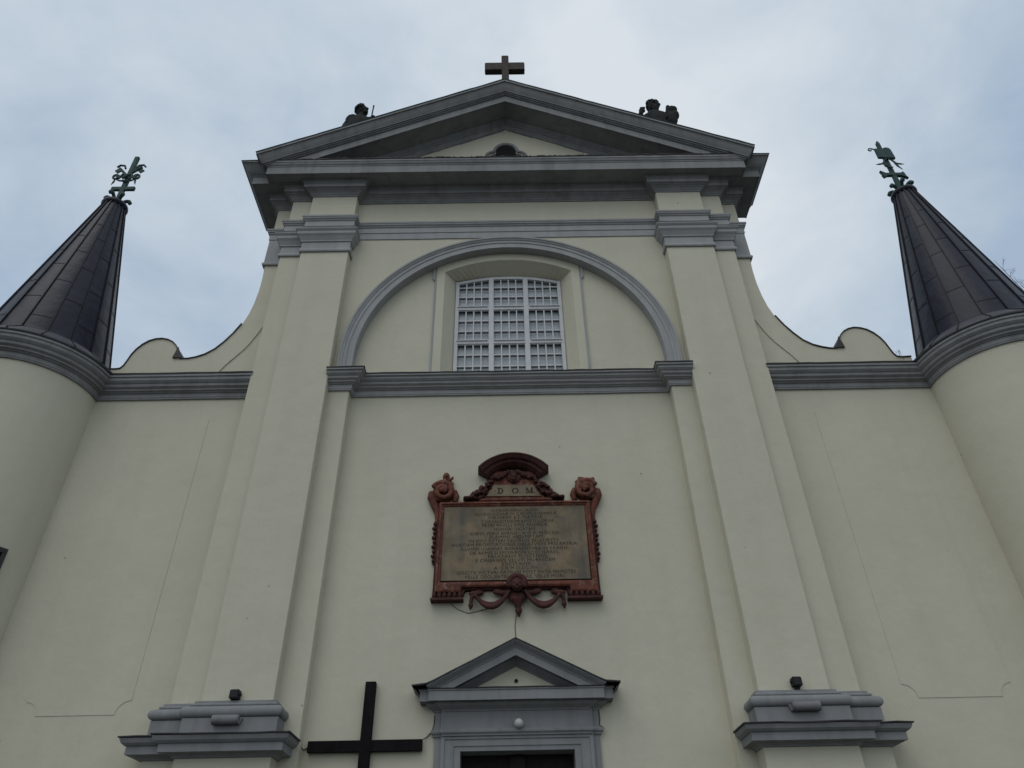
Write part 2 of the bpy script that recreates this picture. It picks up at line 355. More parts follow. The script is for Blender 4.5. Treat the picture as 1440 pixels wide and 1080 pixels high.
# window
W = MB(); yf0, yf1 = 0.60, 0.68
def headstrip(mb, hw_o, zc_o, zm_o, drop, y0, y1, n=24):
    xs = [-hw_o + 2 * hw_o * i / n for i in range(n + 1)]
    zt = [wtop(x, hw_o, zc_o, zm_o) for x in xs]
    poly = [(x, z) for x, z in zip(xs, zt)] + [(x, z - drop) for x, z in reversed(list(zip(xs, zt)))]
    n0 = len(mb.v); k = n + 1
    for i in range(n):
        mb.prism([(xs[i], zt[i]), (xs[i + 1], zt[i + 1]), (xs[i + 1], zt[i + 1] - drop), (xs[i], zt[i] - drop)], y0, y1)
headstrip(W, 1.525, 16.985, 17.215, 0.09, yf0, yf1)
for s in (-1, 1):
    x0, x1 = sorted((s * 1.44, s * 1.525)); W.box(x0 - 0.004, x1 + 0.004, yf0 - 0.002, yf1, 13.35, 17.01)
    x0, x1 = sorted((s * 0.437, s * 0.563)); W.box(x0, x1, yf0 - 0.012, yf1, 13.35, 17.14)
for z0, z1 in ((15.905, 16.03), (14.645, 14.765), (13.35, 13.47)): W.box(-1.50, 1.50, yf0 - 0.006, yf1 - 0.004, z0, z1)
for z0 in (16.035, 14.77): 
    for xa, xb in ((-1.46, -0.6), (-0.43, 0.43), (0.6, 1.46)): W.box(xa, xb, yf0 - 0.04, yf0 - 0.008, z0 - 0.035, z0 - 0.012)
WIN = obj('arched_window', W, M['white'], CH)
WIN['label'] = 'large white small-paned window under the blind arch'
cols = [(-1.44, -0.562), (-0.438, 0.438), (0.562, 1.44)]
rowz = [(16.03, 17.3, (16.425, 16.80)), (14.765, 15.905, (15.125, 15.51)), (13.47, 14.645, (13.88, 14.27))]
for (xa, xb) in cols:
    for ri, (za, zb, bars) in enumerate(rowz):
        sa = MB(); bw = 0.017; y0, y1 = 0.625, 0.66
        top = (lambda x: wtop(x, 1.525, 16.985, 17.215) - 0.06) if ri == 0 else (lambda x: zb)
        for k in (1, 2, 3):
            x = xa + (xb - xa) * k / 4; sa.box(x - bw, x + bw, y0, y1, za, top(x))
        for z in bars: sa.box(xa, xb, y0 + 0.003, y1 - 0.003, z - bw, z + bw)
        sa.box(xa, xa + 0.012, y0 - 0.006, y1, za, top(xa + 0.02)); sa.box(xb - 0.012, xb, y0 - 0.006, y1, za, top(xb - 0.02))
        sa.box(xa + 0.012, xb - 0.012, y0 - 0.006, y1 + 0.002, za, za + 0.022)
        if ri: sa.box(xa + 0.012, xb - 0.012, y0 - 0.006, y1 + 0.002, zb - 0.022, zb)
        else:
            for i in range(6):
                u, v_ = xa + (xb - xa) * i / 6, xa + (xb - xa) * (i + 1) / 6
                sa.prism([(u, top(u) + 0.005), (v_, top(v_) + 0.005), (v_, top(v_) - 0.035), (u, top(u) - 0.035)], y0 - 0.006, y1 + 0.002)
        obj('sash', sa, M['white'], WIN)
gl = MB()
for i in range(nx):
    gl.face([(xi[i], 0.735, 13.35), (xi[i + 1], 0.735, 13.35), (xi[i + 1], 0.735, zi[i + 1] + 0.2), (xi[i], 0.735, zi[i] + 0.2)])
obj('pane', gl, M['glass'], WIN)
ir = MB()  # dark inner strips paint the shaded band below each glazing bar
for za, zb, bars in rowz:
    for z in bars: ir.box(-1.6, 1.6, 0.72, 0.733, z + 0.005, z + 0.055)
    if zb < 17: ir.box(-1.6, 1.6, 0.70, 0.732, zb - 0.0, zb + 0.14)
for i in range(nx): ir.prism([(xi[i], zi[i] - 0.03), (xi[i + 1], zi[i + 1] - 0.03), (xi[i + 1], zi[i + 1] + 0.2), (xi[i], zi[i] + 0.2)], 0.69, 0.733)
obj('inner_shade_strips', ir, M['inner'], WIN)

# giant pilasters, each a wide strip with a narrower strip set back beside it
PX0, PX1, PX2, PX3 = 4.59, 5.955, 6.6, 7.14
YM, YS, YT = -0.31, -0.14, 0.2
cap = [(0.0, 17.40), (0.045, 17.40), (0.06, 17.43), (0.06, 17.48), (0.035, 17.53), (0.022, 17.54), (0.022, 17.79), (0.055, 17.805), (0.06, 17.85), (0.075, 17.88), (0.12, 17.97), (0.165, 18.03), (0.17, 18.05), (0.17, 18.13), (0.19, 18.15), (0.22, 18.19), (0.225, 18.218)]
def tor(e, z, r, n=10): return [(e + r * math.cos(-math.pi / 2 + math.pi * i / n), z + r * math.sin(-math.pi / 2 + math.pi * i / n)) for i in range(n + 1)]
base = [(0.20, 4.56), (0.20, 4.872)] + tor(0.16, 4.975, 0.10) + [(0.15, 5.08), (0.15, 5.085)] + tor(0.105, 5.115, 0.03, 6) + [(0.085, 5.15), (0.085, 5.16), (0.08, 5.19), (0.0, 5.215)]
pcor = [(0.18, 4.195), (0.22, 4.205), (0.23, 4.225), (0.28, 4.25), (0.29, 4.265), (0.42, 4.27), (0.42, 4.405), (0.45, 4.41), (0.50, 4.45), (0.525, 4.505), (0.525, 4.525)]
def mirror(p, s): return [(x, y) for x, y in p] if s > 0 else [(-x, y) for x, y in reversed(p)]
for s in (-1, 1):
    b = MB()
    x0, x1 = sorted((s * PX0, s * PX1)); b.box(x0, x1, YM, 0.4, 0, 20.33)
    x0, x1 = sorted((s * (PX1 - 0.003), s * PX2)); b.box(x0, x1, YS, 0.4, 0, 20.33)
    PI_ = obj('pilaster', b, M['plaster'], CH, bevel=0.008)
    pp = mirror([(PX0, 0), (PX0, YM), (PX1, YM), (PX1, YS), (PX2, YS), (PX2, YT)], s)
    pb = mirror([(PX0, -0.04), (PX0, YM), (PX1, YM), (PX1, YS), (PX2, YS), (PX2, YT)], s)
    c = MB(); c.sweep(pp, cap); obj('capital', c, M['trim'], PI_)
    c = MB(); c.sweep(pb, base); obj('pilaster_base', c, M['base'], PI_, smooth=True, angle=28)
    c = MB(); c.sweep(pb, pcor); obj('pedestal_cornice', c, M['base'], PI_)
    c = MB(); c.sweep(pb, [(0.15, 4.528), (0.555, 4.528), (0.557, 4.550), (0.15, 4.562)]); obj('flashing', c, M['flash'], PI_)
    c = MB(); c.sweep(pb, [(0.18, 0.0), (0.18, 4.198)]); obj('pedestal', c, M['plaster'], PI_)

# side strips of the raised centre and its return walls
b = MB()
for s in (-1, 1):
    x0, x1 = sorted((s * 6.5, s * PX3)); b.box(x0, x1, YT, 3.4, 17.422, 20.30)
b.box(-7.13, 7.13, 0.9, 1.6, 12.0, 21.0)
obj('gable_wall', b, M['plaster'], CH)

# entablature: architrave, bed mould and cornice
back_l, back_r = 1.95, 1.15
def full(y0):   # complete stepped line from the left return to the right return
    r = [(PX0, 0), (PX0, YM), (PX1, YM), (PX1, YS), (PX2, YS), (PX2, YT), (PX3, YT), (PX3, 3.4)]
    l = [(-PX3, 2.5), (-PX3, YT), (-PX2, YT), (-PX2, YS), (-PX1, YS), (-PX1, YM), (-PX0, YM), (-PX0, 0)]
    return l + r
arch_p = [(0.0, 18.22), (0.03, 18.22), (0.03, 18.465), (0.05, 18.472), (0.05, 18.69), (0.075, 18.695), (0.08, 18.725), (0.12, 18.755), (0.125, 18.80), (0.14, 18.805), (0.145, 18.86), (0.10, 18.895), (0.0, 18.925)]
b = MB(); b.sweep(full(0), arch_p); obj('architrave', b, M['trim'], CH)
for s in (-1, 1):   # the grey block under the outermost break
    b = MB(); b.sweep(mirror([(PX2 - 0.02, YT), (PX3, YT), (PX3, 1.1)], s), [(0.0, 17.40), (0.06, 17.40), (0.07, 17.44), (0.06, 17.49), (0.03, 17.50), (0.03, 18.217)])
    obj('corner_block', b, M['trim'], CH)
bed = [(0.0, 19.84), (0.03, 19.84), (0.035, 19.88), (0.06, 19.90), (0.09, 19.945), (0.15, 19.99), (0.20, 20.01), (0.205, 20.03), (0.26, 20.04), (0.26, 20.175), (0.275, 20.19), (0.30, 20.25), (0.34, 20.285), (0.34, 20.31)]
b = MB(); b.sweep(full(0), bed); obj('bed_moulding', b, M['cornice'], CH)
# corona: straight along the front, stepping back at the corners
front = [(-PX2, 0.25), (-PX2, YS), (PX2, YS), (PX2, 0.25)]
b = MB(); b.sweep(front, [(-0.1, 20.305), (0.70, 20.305), (0.70, 20.28), (0.735, 20.28), (0.735, 20.59), (0.75, 20.60), (0.755, 20.64), (0.78, 20.66), (0.80, 20.72), (0.80, 20.74), (0.815, 20.745), (0.815, 20.82)], back=0.1)
COR = obj('cornice', b, M['cornice'], CH)
b = MB(); b.sweep([(-PX2, 0.25), (-PX2, YS), (PX2, YS), (PX2, 0.25)], [(-0.14, 20.823), (0.825, 20.823), (0.835, 20.856), (-0.14, 21.12)], back=0.14)
for i in range(70):        # nail heads and lifted seams along the sheet edge
    x = -7.2 + 14.4 * (i + random.random() * 0.8) / 70; l = random.uniform(0.03, 0.25); h = random.uniform(0.004, 0.018)
    b.box(x, x + l, YS - 0.84, YS - 0.5, 20.85, 20.868 + h)
obj('flashing', b, M['flash'], COR)
cor3 = [(0.0, 20.301), (0.69, 20.301), (0.69, 20.276), (0.72, 20.276), (0.72, 20.56), (0.74, 20.58), (0.77, 20.61), (0.82, 20.64), (0.88, 20.70), (0.95, 20.80), (1.0, 20.87), (1.02, 20.90), (1.055, 20.905), (1.055, 20.95)]
for s, bk in ((-1, back_l), (1, back_r)):
    pth = mirror([(PX2 - 0.5, YT), (PX3, YT), (PX3, bk)], s)
    b = MB(); b.sweep(pth, cor3, back=0.3); C3 = obj('corner_cornice', b, M['cornice'], CH)
    b = MB(); b.sweep(pth, [(-0.2, 20.953), (1.07, 20.953), (1.075, 20.985), (-0.2, 21.2)], back=0.3); obj('flashing', b, M['copper'], C3)

# pediment: tympanum, raking cornice, small trefoil opening
PED = MB(); PED.face([(-7.2, 0, 20.1), (7.2, 0, 20.1), (0, 0, 23.7)][:3]); 
PEDO = obj('tympanum', PED, M['plaster'], CH)
rk = [(-0.14, 23.60), (-0.14, 23.64), (-0.10, 23.66), (-0.09, 23.70), (-0.04, 23.76), (-0.035, 23.80), (0.0, 23.81), (0.0, 23.88), (0.03, 23.90), (0.07, 23.95), (0.10, 23.975), (0.10, 24.01), (0.70, 24.025), (0.70, 24.0), (0.73, 24.0), (0.73, 24.30), (0.78, 24.303), (0.78, 24.34), (0.825, 24.345), (0.825, 24.385), (0.87, 24.39), (0.875, 24.425), (0.90, 24.46), (0.945, 24.54), (0.98, 24.62), (1.0, 24.65), (1.0, 24.685), (1.05, 24.69), (1.05, 24.765)]
SL = 0.5035
def rakepart(name, prof, m, parent, close_to=None):
    b = MB(); rows = []
    pr = list(prof)
    for side in (-1, 1):
        seq = []
        xs = [PX2 + e for e, z in pr]
        far = [(side * x, 0.35, z - SL * x) for (e, z), x in zip(pr, xs)]
        cor = [(side * x, YS - e, z - SL * x) for (e, z), x in zip(pr, xs)]
        apx = [(0, YS - e, z) for e, z in pr]
        b.grid([far, cor, apx])
    return obj(name, b, m, parent)
RC = rakepart('raking_cornice', rk, M['cornice'], CH)
rakepart('flashing', [(0.9, 24.768), (1.06, 24.768), (1.075, 24.80), (-0.4, 24.92)], M['copper'], RC)
# trefoil oculus
def trefoil(k):
    pts = []
    c = [((0.42, 22.10), 0.30 * k, -60, 95), ((0, 22.42), 0.42 * k, 8, 172), ((-0.42, 22.10), 0.30 * k, 85, 240)]
    for (cx, cz), r, a0, a1 in c: pts += arcpts(cx * (0.75 + 0.25 * k), cz, r, R(a0), R(a1), 14)
    return pts
b = MB(); rows = []
for k, y in ((1.0, 0.02), (1.0, -0.05), (0.93, -0.08), (0.86, -0.06), (0.80, -0.055), (0.76, -0.02), (0.76, 0.02)):
    rows.append([(x, y, z) for x, z in trefoil(k)])
b.grid(rows, close=True); OC = obj('oculus', b, M['cornice'], CH, smooth=True, angle=50)
b = MB(); b.prism([(0.33 * math.cos(2 * math.pi * i / 24), 22.40 + 0.33 * math.sin(2 * math.pi * i / 24)) for i in range(24)], -0.012, 0.05); 
b.prism([(x, z) for x, z in trefoil(0.62)], -0.006, 0.04)
obj('opening', b, M['hole'], OC)

# nave behind the front
b = MB(); b.box(-6.9, 6.9, 1.6, 30, 0, 20.4); obj('nave_wall', b, M['plaster'], CH)
b = MB(); b.prism([(-7.4, 20.35), (7.4, 20.35), (0, 24.2)], 0.3, 30.3); obj('nave_roof', b, M['cone'], CH)

# wings: wall, raised panel with scooped corners, cornice, scroll gable
TUR = {-1: (-12.25, 0.08, 1.73, 2.09), 1: (12.49, 0.05, 1.75, 2.08)}
wing_c = [(0.0, 12.60), (0.05, 12.60), (0.055, 12.63), (0.07, 12.645), (0.07, 12.75), (0.11, 12.765), (0.12, 12.785), (0.17, 12.795), (0.175, 12.84), (0.24, 12.875), (0.25, 12.95), (0.27, 12.955), (0.325, 13.01), (0.33, 13.09), (0.36, 13.10), (0.36, 13.165)]
for s in (-1, 1):
    b = MB(); xa, xb = sorted((s * 6.55, s * 10.9)); b.box(xa, xb, YT, 0.8, 0, 13.3)
    WW = obj('wing_wall', b, M['plaster'], CH)
    if s < 0: x0, x1, z0, z1 = -9.56, -7.515, 5.11, 12.26
    else: x0, x1, z0, z1 = 7.58, 9.75, 5.14, 12.2
    r = 0.26; pts = []
    pts += arcpts(x0, z0, r, R(0), R(90), 10)[::-1]; 
    pts += arcpts(x1, z0, r, R(90), R(180), 10)[::-1]
    pts += arcpts(x1, z1, r, R(180), R(270), 10)[::-1]
    pts += arcpts(x0, z1, r, R(270), R(360), 10)[::-1]
    b = MB(); b.prism(pts, YT - 0.010, YT + 0.02); obj('wall_panel', b, M['plaster'], WW, bevel=0.005)
    b = MB(); pth = mirror([(PX2 - 0.03, YT), (10.9, YT)], s); b.sweep(pth, wing_c); WC = obj('wing_cornice', b, M['cornice'], CH)
    b = MB(); b.sweep(pth, [(-0.05, 13.168), (0.375, 13.168), (0.38, 13.20), (-0.02, 13.52), (-0.05, 13.52)]); obj('flashing', b, M['flash'], WC)
    # scroll gable
    crv = [(7.13, 17.42), (7.105, 16.9), (7.11, 16.4), (7.155, 15.9), (7.225, 15.5), (7.33, 15.15), (7.50, 14.80), (7.68, 14.5), (7.88, 14.25), (8.10, 14.08), (8.32, 13.985), (8.52, 13.94), (8.72, 13.93)]
    vol = [(8.895, 14.28), (8.97, 14.42), (9.08, 14.53), (9.22, 14.61), (9.38, 14.65), (9.55, 14.635), (9.71, 14.57), (9.85, 14.45), (9.97, 14.29), (10.05, 14.11), (10.10, 13.92), (10.15, 13.74), (10.22, 13.64), (10.32, 13.62), (10.6, 13.62)]
    lip = [(8.74, 13.925), (8.90, 13.94), (8.905, 14.02), (8.87, 14.12), (8.87, 14.2)]
    outl = crv + lip + vol
    def sx(pl): return [(s * x, z) for x, z in pl]
    b = MB(); b.prism(sx(outl + [(10.6, 13.22), (6.55, 13.22), (6.55, 17.41)]), YT + 0.03, YT + 0.75)
    inner = [(6.60, 15.55), (6.72, 15.12), (6.86, 14.77), (7.0, 14.45), (7.13, 14.22), (7.27, 14.03), (7.40, 13.85), (7.5, 13.71), (7.62, 13.5), (7.78, 13.22)]
    b.prism(sx([(6.60, 17.42)] + outl + [(10.6, 13.22)] + inner[::-1]), YT, YT + 0.06)
    SG = obj('scroll_gable', b, M['plaster'], CH)
    c = MB(); rows = []
    line = crv + lip[:1]
    def ribbon(pl, t0, t1, y0, y1):
        P = [Vector(p) for p in sx(pl)]; rows = []
        for i in range(len(P)):
            d = (P[min(i + 1, len(P) - 1)] - P[max(i - 1, 0)]).normalized(); n = Vector((-d.y, d.x)) * s
            rows.append([(P[i].x + n.x * t0, y0, P[i].y + n.y * t0), (P[i].x + n.x * t1, y0, P[i].y + n.y * t1), (P[i].x + n.x * t1, y1, P[i].y + n.y * t1), (P[i].x + n.x * t0, y1, P[i].y + n.y * t0)])
        c.grid(rows, close=True); c.face(rows[0][::-1]); c.face(rows[-1])
    ribbon(crv[5:] + [(8.74, 13.93)], 0.003, 0.026, YT - 0.035, YT + 0.8)
    ribbon([(8.865, 14.2)] + vol, 0.003, 0.026, YT - 0.035, YT + 0.8)
    c.prism(sx([(8.70, 13.955), (8.93, 13.965), (8.86, 14.34)]), YT - 0.05, YT - 0.004)
    obj('flashing', c, M['flash'], SG)

# round corner turrets with cone roofs
def make_turret(s):
    cx, cy, r, re = TUR[s]; z1 = 13.2
    b = MB(); b.lathe(cx, cy, [(r, 0.0), (r, 13.1)], 96); T = obj('turret', b, M['plaster'], CH, smooth=True)
    T['label'] = 'round corner turret at the left end of the front' if s < 0 else 'round corner turret at the right end of the front'
    k = (re - r) / 0.36
    b = MB(); b.lathe(cx, cy, [(r - 0.05, 12.6)] + [(r + e * k, z) for e, z in wing_c] + [(r - 0.05, 13.165)], 128)
    obj('turret_cornice', b, M['cornice'], T, smooth=True, angle=25)
    zt, rt = 20.02, 0.295
    def rad(z):
        t = (z - 13.24) / (zt - 13.24); base_r = 1.70 + (rt - 1.70) * t
        return base_r + (re + 0.02 - 1.70) * max(0, 1 - (z - 13.24) / 0.46) ** 1.1
    zs = [13.24 + 0.04 * i for i in range(17)] + [13.95 + (zt - 13.95) * i / 20 for i in range(21)]
    b = MB(); b.lathe(cx, cy, [(r, 13.17), (re + 0.02, 13.17), (re + 0.025, 13.2)] + [(rad(z), z) for z in zs], 128)
    CR = obj('cone_roof', b, M['cone'], T, smooth=True, angle=25)
    ns = 18; c = MB(); ph = 0.1
    for i in range(ns):
        a = 2 * math.pi * (i + ph) / ns; u = Vector((math.cos(a), math.sin(a), 0)); tt = Vector((-u.y, u.x, 0))
        rows = []
        for z in [13.205] + zs:
            rr = rad(max(z, 13.24)); p = Vector((cx, cy, z)) + u * rr; wd = 0.014
            rows.append([p - tt * wd - u * .01, p - tt * wd + u * 0.035, p + tt * wd + u * 0.035, p + tt * wd - u * .01])
        c.grid(rows, close=True)
        for j in range(4):                                    # cross welts, staggered from bay to bay
            z = 14.25 + (j + (0.5 if i % 2 else 0.0) + random.uniform(-.06, .06)) * 1.45
            if z > 19.3: continue
            aa = [a + 2 * math.pi / ns * q / 6 for q in range(7)]
            rws = []
            for q in aa:
                rr = rad(z); rws.append([(cx + (rr + d) * math.cos(q), cy + (rr + d) * math.sin(q), z + h) for d, h in ((-.01, -.012), (.010, -.012), (.006, .012), (-.01, .012))])
            c.grid(rws, close=True)
    rows = []
    for q in range(97):                                       # line where the flared foot is lapped
        a = 2 * math.pi * q / 96
        rows.append([(cx + (rad(z) + d) * math.cos(a), cy + (rad(z) + d) * math.sin(a), z) for d, z in ((-.01, 13.69), (.012, 13.69), (.010, 13.71), (-.01, 13.715))])
    c.grid(rows, close=True)
    obj('roof_seams', c, M['seam'], T)
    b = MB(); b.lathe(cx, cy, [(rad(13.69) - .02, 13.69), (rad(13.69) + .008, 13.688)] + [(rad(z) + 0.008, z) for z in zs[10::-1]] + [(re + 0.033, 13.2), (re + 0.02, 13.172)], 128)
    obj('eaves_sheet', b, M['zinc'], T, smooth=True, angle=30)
    b = MB(); b.lathe(cx, cy, [(0.28, 19.85), (0.33, 19.88), (0.375, 19.93), (0.39, 19.98), (0.375, 20.05), (0.31, 20.10), (0.0, 20.14)], 48)
    obj('roof_collar', b, M['cone'], T, smooth=True, angle=60)
    return T
TL = make_turret(-1); TR_ = make_turret(1)
# narrow window high on the side of the left turret
cx, cy, r, _ = TUR[-1]
def tang(a_deg, hw, z0, z1, d0, d1):
    a = R(a_deg); n = Vector((math.sin(a), -math.cos(a), 0)); t = Vector((math.cos(a), math.sin(a), 0))
    o = Vector((cx, cy, 0)); v = []
    for d in (d1, d0):
        for x, z in ((-hw, z0), (hw, z0), (hw, z1), (-hw, z1)): v.append(o + n * (r + d) + t * x + Vector((0, 0, z)))
    return v
def addhex(mb, v):
    n = len(mb.v); mb.v += [tuple(p) for p in v]
    for f in ((0, 1, 2, 3), (4, 7, 6, 5), (0, 4, 5, 1), (1, 5, 6, 2), (2, 6, 7, 3), (3, 7, 4, 0)): mb.f.append([n + i for i in f])
wf = MB(); aw = 56.0
addhex(wf, tang(aw, 0.36, 8.12, 8.22, -0.1, 0.055)); addhex(wf, tang(aw, 0.36, 6.9, 7.0, -0.1, 0.055))
for q in (-1, 1):
    a = R(aw); t = Vector((math.cos(a), math.sin(a), 0)) * (q * 0.315)
    addhex(wf, [p + t for p in tang(aw, 0.045, 7.001, 8.119, -0.1, 0.05)])
obj('turret_window', wf, M['flash'], TL)
wf = MB(); addhex(wf, tang(aw, 0.27, 7.001, 8.119, -0.1, 0.012)); obj('turret_window_pane', wf, M['hole'], TL)

# ------------------------------------------------------------------ doorway
YD = YR
frieze_p = [(-1.57, YD), (-1.57, 0.19), (-1.395, 0.19), (-1.395, 0.13), (1.395, 0.13), (1.395, 0.19), (1.57, 0.19), (1.57, YD)]
b = MB(); b.sweep(frieze_p, [(0.0, 4.6), (0.0, 5.06)])
b.box(-1.45, 1.45, 0.14, 0.26, 4.58, 5.2)
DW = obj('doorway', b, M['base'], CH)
DW['label'] = 'grey door surround with a small triangular pediment'
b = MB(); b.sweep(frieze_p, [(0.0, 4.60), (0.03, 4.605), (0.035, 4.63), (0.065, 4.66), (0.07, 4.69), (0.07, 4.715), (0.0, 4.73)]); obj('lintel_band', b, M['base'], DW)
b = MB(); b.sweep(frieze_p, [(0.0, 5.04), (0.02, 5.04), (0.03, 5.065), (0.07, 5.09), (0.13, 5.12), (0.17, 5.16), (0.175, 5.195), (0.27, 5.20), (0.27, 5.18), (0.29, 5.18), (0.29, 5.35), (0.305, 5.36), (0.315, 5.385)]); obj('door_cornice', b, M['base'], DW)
b = MB(); b.sweep(frieze_p, [(0.0, 5.388), (0.325, 5.388), (0.33, 5.405), (0.0, 5.47)]); obj('flashing', b, M['flash'], DW)
DS = 0.494
b = MB(); b.prism([(-1.2, 5.40), (1.2, 5.40), (0.0, 5.40 + 1.2 * DS)], 0.19, 0.26); obj('door_tympanum', b, M['plaster'], DW)
def drake(name, prof, m, xe):
    b = MB()
    for sd_ in (-1, 1):
        far = [(sd_ * (xe + e), YD + 0.02, z - DS * (xe + e)) for e, z in prof]; co = [(sd_ * (xe + e), 0.13 - e, z - DS * (xe + e)) for e, z in prof]; ap = [(0, 0.13 - e, z) for e, z in prof]
        b.grid([far, co, ap])
    return obj(name, b, m, DW)
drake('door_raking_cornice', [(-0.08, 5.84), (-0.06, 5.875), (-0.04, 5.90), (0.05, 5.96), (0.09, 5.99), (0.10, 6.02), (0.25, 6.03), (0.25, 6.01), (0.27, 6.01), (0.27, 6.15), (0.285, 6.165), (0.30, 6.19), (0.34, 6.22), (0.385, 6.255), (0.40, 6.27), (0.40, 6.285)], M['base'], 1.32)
b = MB()
for sd_ in (-1, 1):
    rows = []
    for x, z in ((0, 6.29), (1.60, 6.29 - 1.60 * DS), (1.72, 5.452), (2.0, 5.425)):
        rows.append([(sd_ * x, -0.29, z), (sd_ * x, -0.29, z + 0.025), (sd_ * x, YD, z + 0.065), (sd_ * x, YD, z)])
    b.grid(rows, close=True); b.face(rows[-1])
    # dark end of the eaves sheet
    b.face([(sd_ * 2.0, -0.29, 5.425), (sd_ * 2.0, YD, 5.425), (sd_ * 1.86, YD, 5.29), (sd_ * 1.90, -0.27, 5.33)])
obj('door_roof', b, M['flash'], DW)
# moulded return under the eaves at both ends
for sd_ in (-1, 1):
    b = MB(); b.prism([(sd_ * x, z) for x, z in ((1.60, 5.20), (1.74, 5.20), (1.76, 5.27), (1.86, 5.36), (1.92, 5.415), (1.60, 5.44))], 0.02, YD)
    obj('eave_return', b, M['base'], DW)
# side strips, moulded frame
b = MB()
for sd_ in (-1, 1):
    x0, x1 = sorted((sd_ * 1.43, sd_ * 1.57)); b.box(x0, x1, 0.19, 0.4, 0.3, 4.6)
fr = [(1.44, 0.19), (1.44, 0.13), (1.375, 0.13), (1.365, 0.15), (1.345, 0.152), (1.20, 0.152), (1.195, 0.168), (1.18, 0.17), (1.075, 0.172), (1.075, 0.8)]
rows = [[(-x, y, 0.0) for x, y in fr], [(-x, y, 4.35 + (x - 1.075) * 0.68) for x, y in fr], [(x, y, 4.35 + (x - 1.075) * 0.68) for x, y in fr], [(x, y, 0.0) for x, y in fr]]
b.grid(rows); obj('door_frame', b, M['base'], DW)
b = MB(); b.box(-1.08, 1.08, 0.62, 0.70, 0, 4.4)
for sd_ in (-1, 1):
    for z0, z1 in ((0.35, 1.3), (1.5, 2.9), (3.1, 4.1)):
        x0, x1 = sorted((sd_ * 0.17, sd_ * 0.93)); b.box(x0, x1, 0.59, 0.615, z0, z1)
b.box(-0.07, 0.07, 0.55, 0.62, 0, 4.35); b.box(-0.14, 0.14, 0.52, 0.615, 4.1, 4.3); b.box(-0.10, 0.10, 0.53, 0.617, 3.9, 4.05)
DO = obj('door', b, M['door'], CH)
b = MB(); b.ball((0.18, 0.53, 1.15), 0.045); b.tube([(0.18, 0.53, 1.15), (0.18, 0.62, 1.15)], 0.02); obj('handle', b, M['black'], DO)
b = MB(); b.tube([(0, 0.16, 5.60), (0, 0.2, 5.60)], 0.035, 12); obj('vent_hole', b, M['hole'], DW)
b = MB(); b.box(-2.4, 2.4, -1.6, 0.25, 0.0, 0.15); b.box(-2.0, 2.0, -1.2, 0.25, 0.15, 0.30); obj('door_steps', b, M['stone'], CH, bevel=0.01)

# ------------------------------------------------------------------ memorial plaque
PL = thing('memorial_plaque', (0.03, 0.2, 8.4), 'red-brown memorial plaque with a long inscription and carved scrolls above the door', 'plaque')
YP = 0.15
# backing board with stepped foot
b = MB()
b.prism([(-1.74, 7.34), (-1.08, 7.34), (-1.05, 7.46), (1.12, 7.46), (1.14, 7.33), (1.83, 7.32), (1.80, 9.50), (-1.70, 9.52)], 0.13, 0.26)
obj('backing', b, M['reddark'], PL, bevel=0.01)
# moulded frame: polygon rings
def ring(rects, m, name):
    b = MB(); rows = []
    for pts, y in rects: rows.append([(x, y, z) for x, z in pts])
    b.grid(rows, close=True); return obj(name, b, m, PL)
def fr_poly(d):
    if d > 0.04:
        zz = 7.555 + (d - 0.05)
        return [(-1.69 + d, zz), (-1.15 - d, zz), (-1.12 - d, zz), (1.18 + d, zz), (1.20 + d, zz), (1.78 - d, zz), (1.75 - d, 9.50 - d), (-1.66 + d, 9.51 - d)]
    return [(-1.69 + d, 7.39 + d), (-1.15 - d, 7.39 + d), (-1.12 - d, 7.50 + d), (1.18 + d, 7.49 + d), (1.20 + d, 7.37 + d), (1.78 - d, 7.36 + d), (1.75 - d, 9.50 - d), (-1.66 + d, 9.51 - d)]
ring([(fr_poly(0.0), 0.16), (fr_poly(0.0), 0.07), (fr_poly(0.035), 0.05), (fr_poly(0.05), 0.05), (fr_poly(0.055), 0.075), (fr_poly(0.085), 0.08), (fr_poly(0.11), 0.10), (fr_poly(0.115), 0.14)], M['red'], 'frame')
b = MB(); b.prism([(-1.57, 7.66), (1.635, 7.65), (1.63, 9.40), (-1.56, 9.41)], 0.105, 0.2)
TB = obj('tablet', b, M['tablet'], PL)
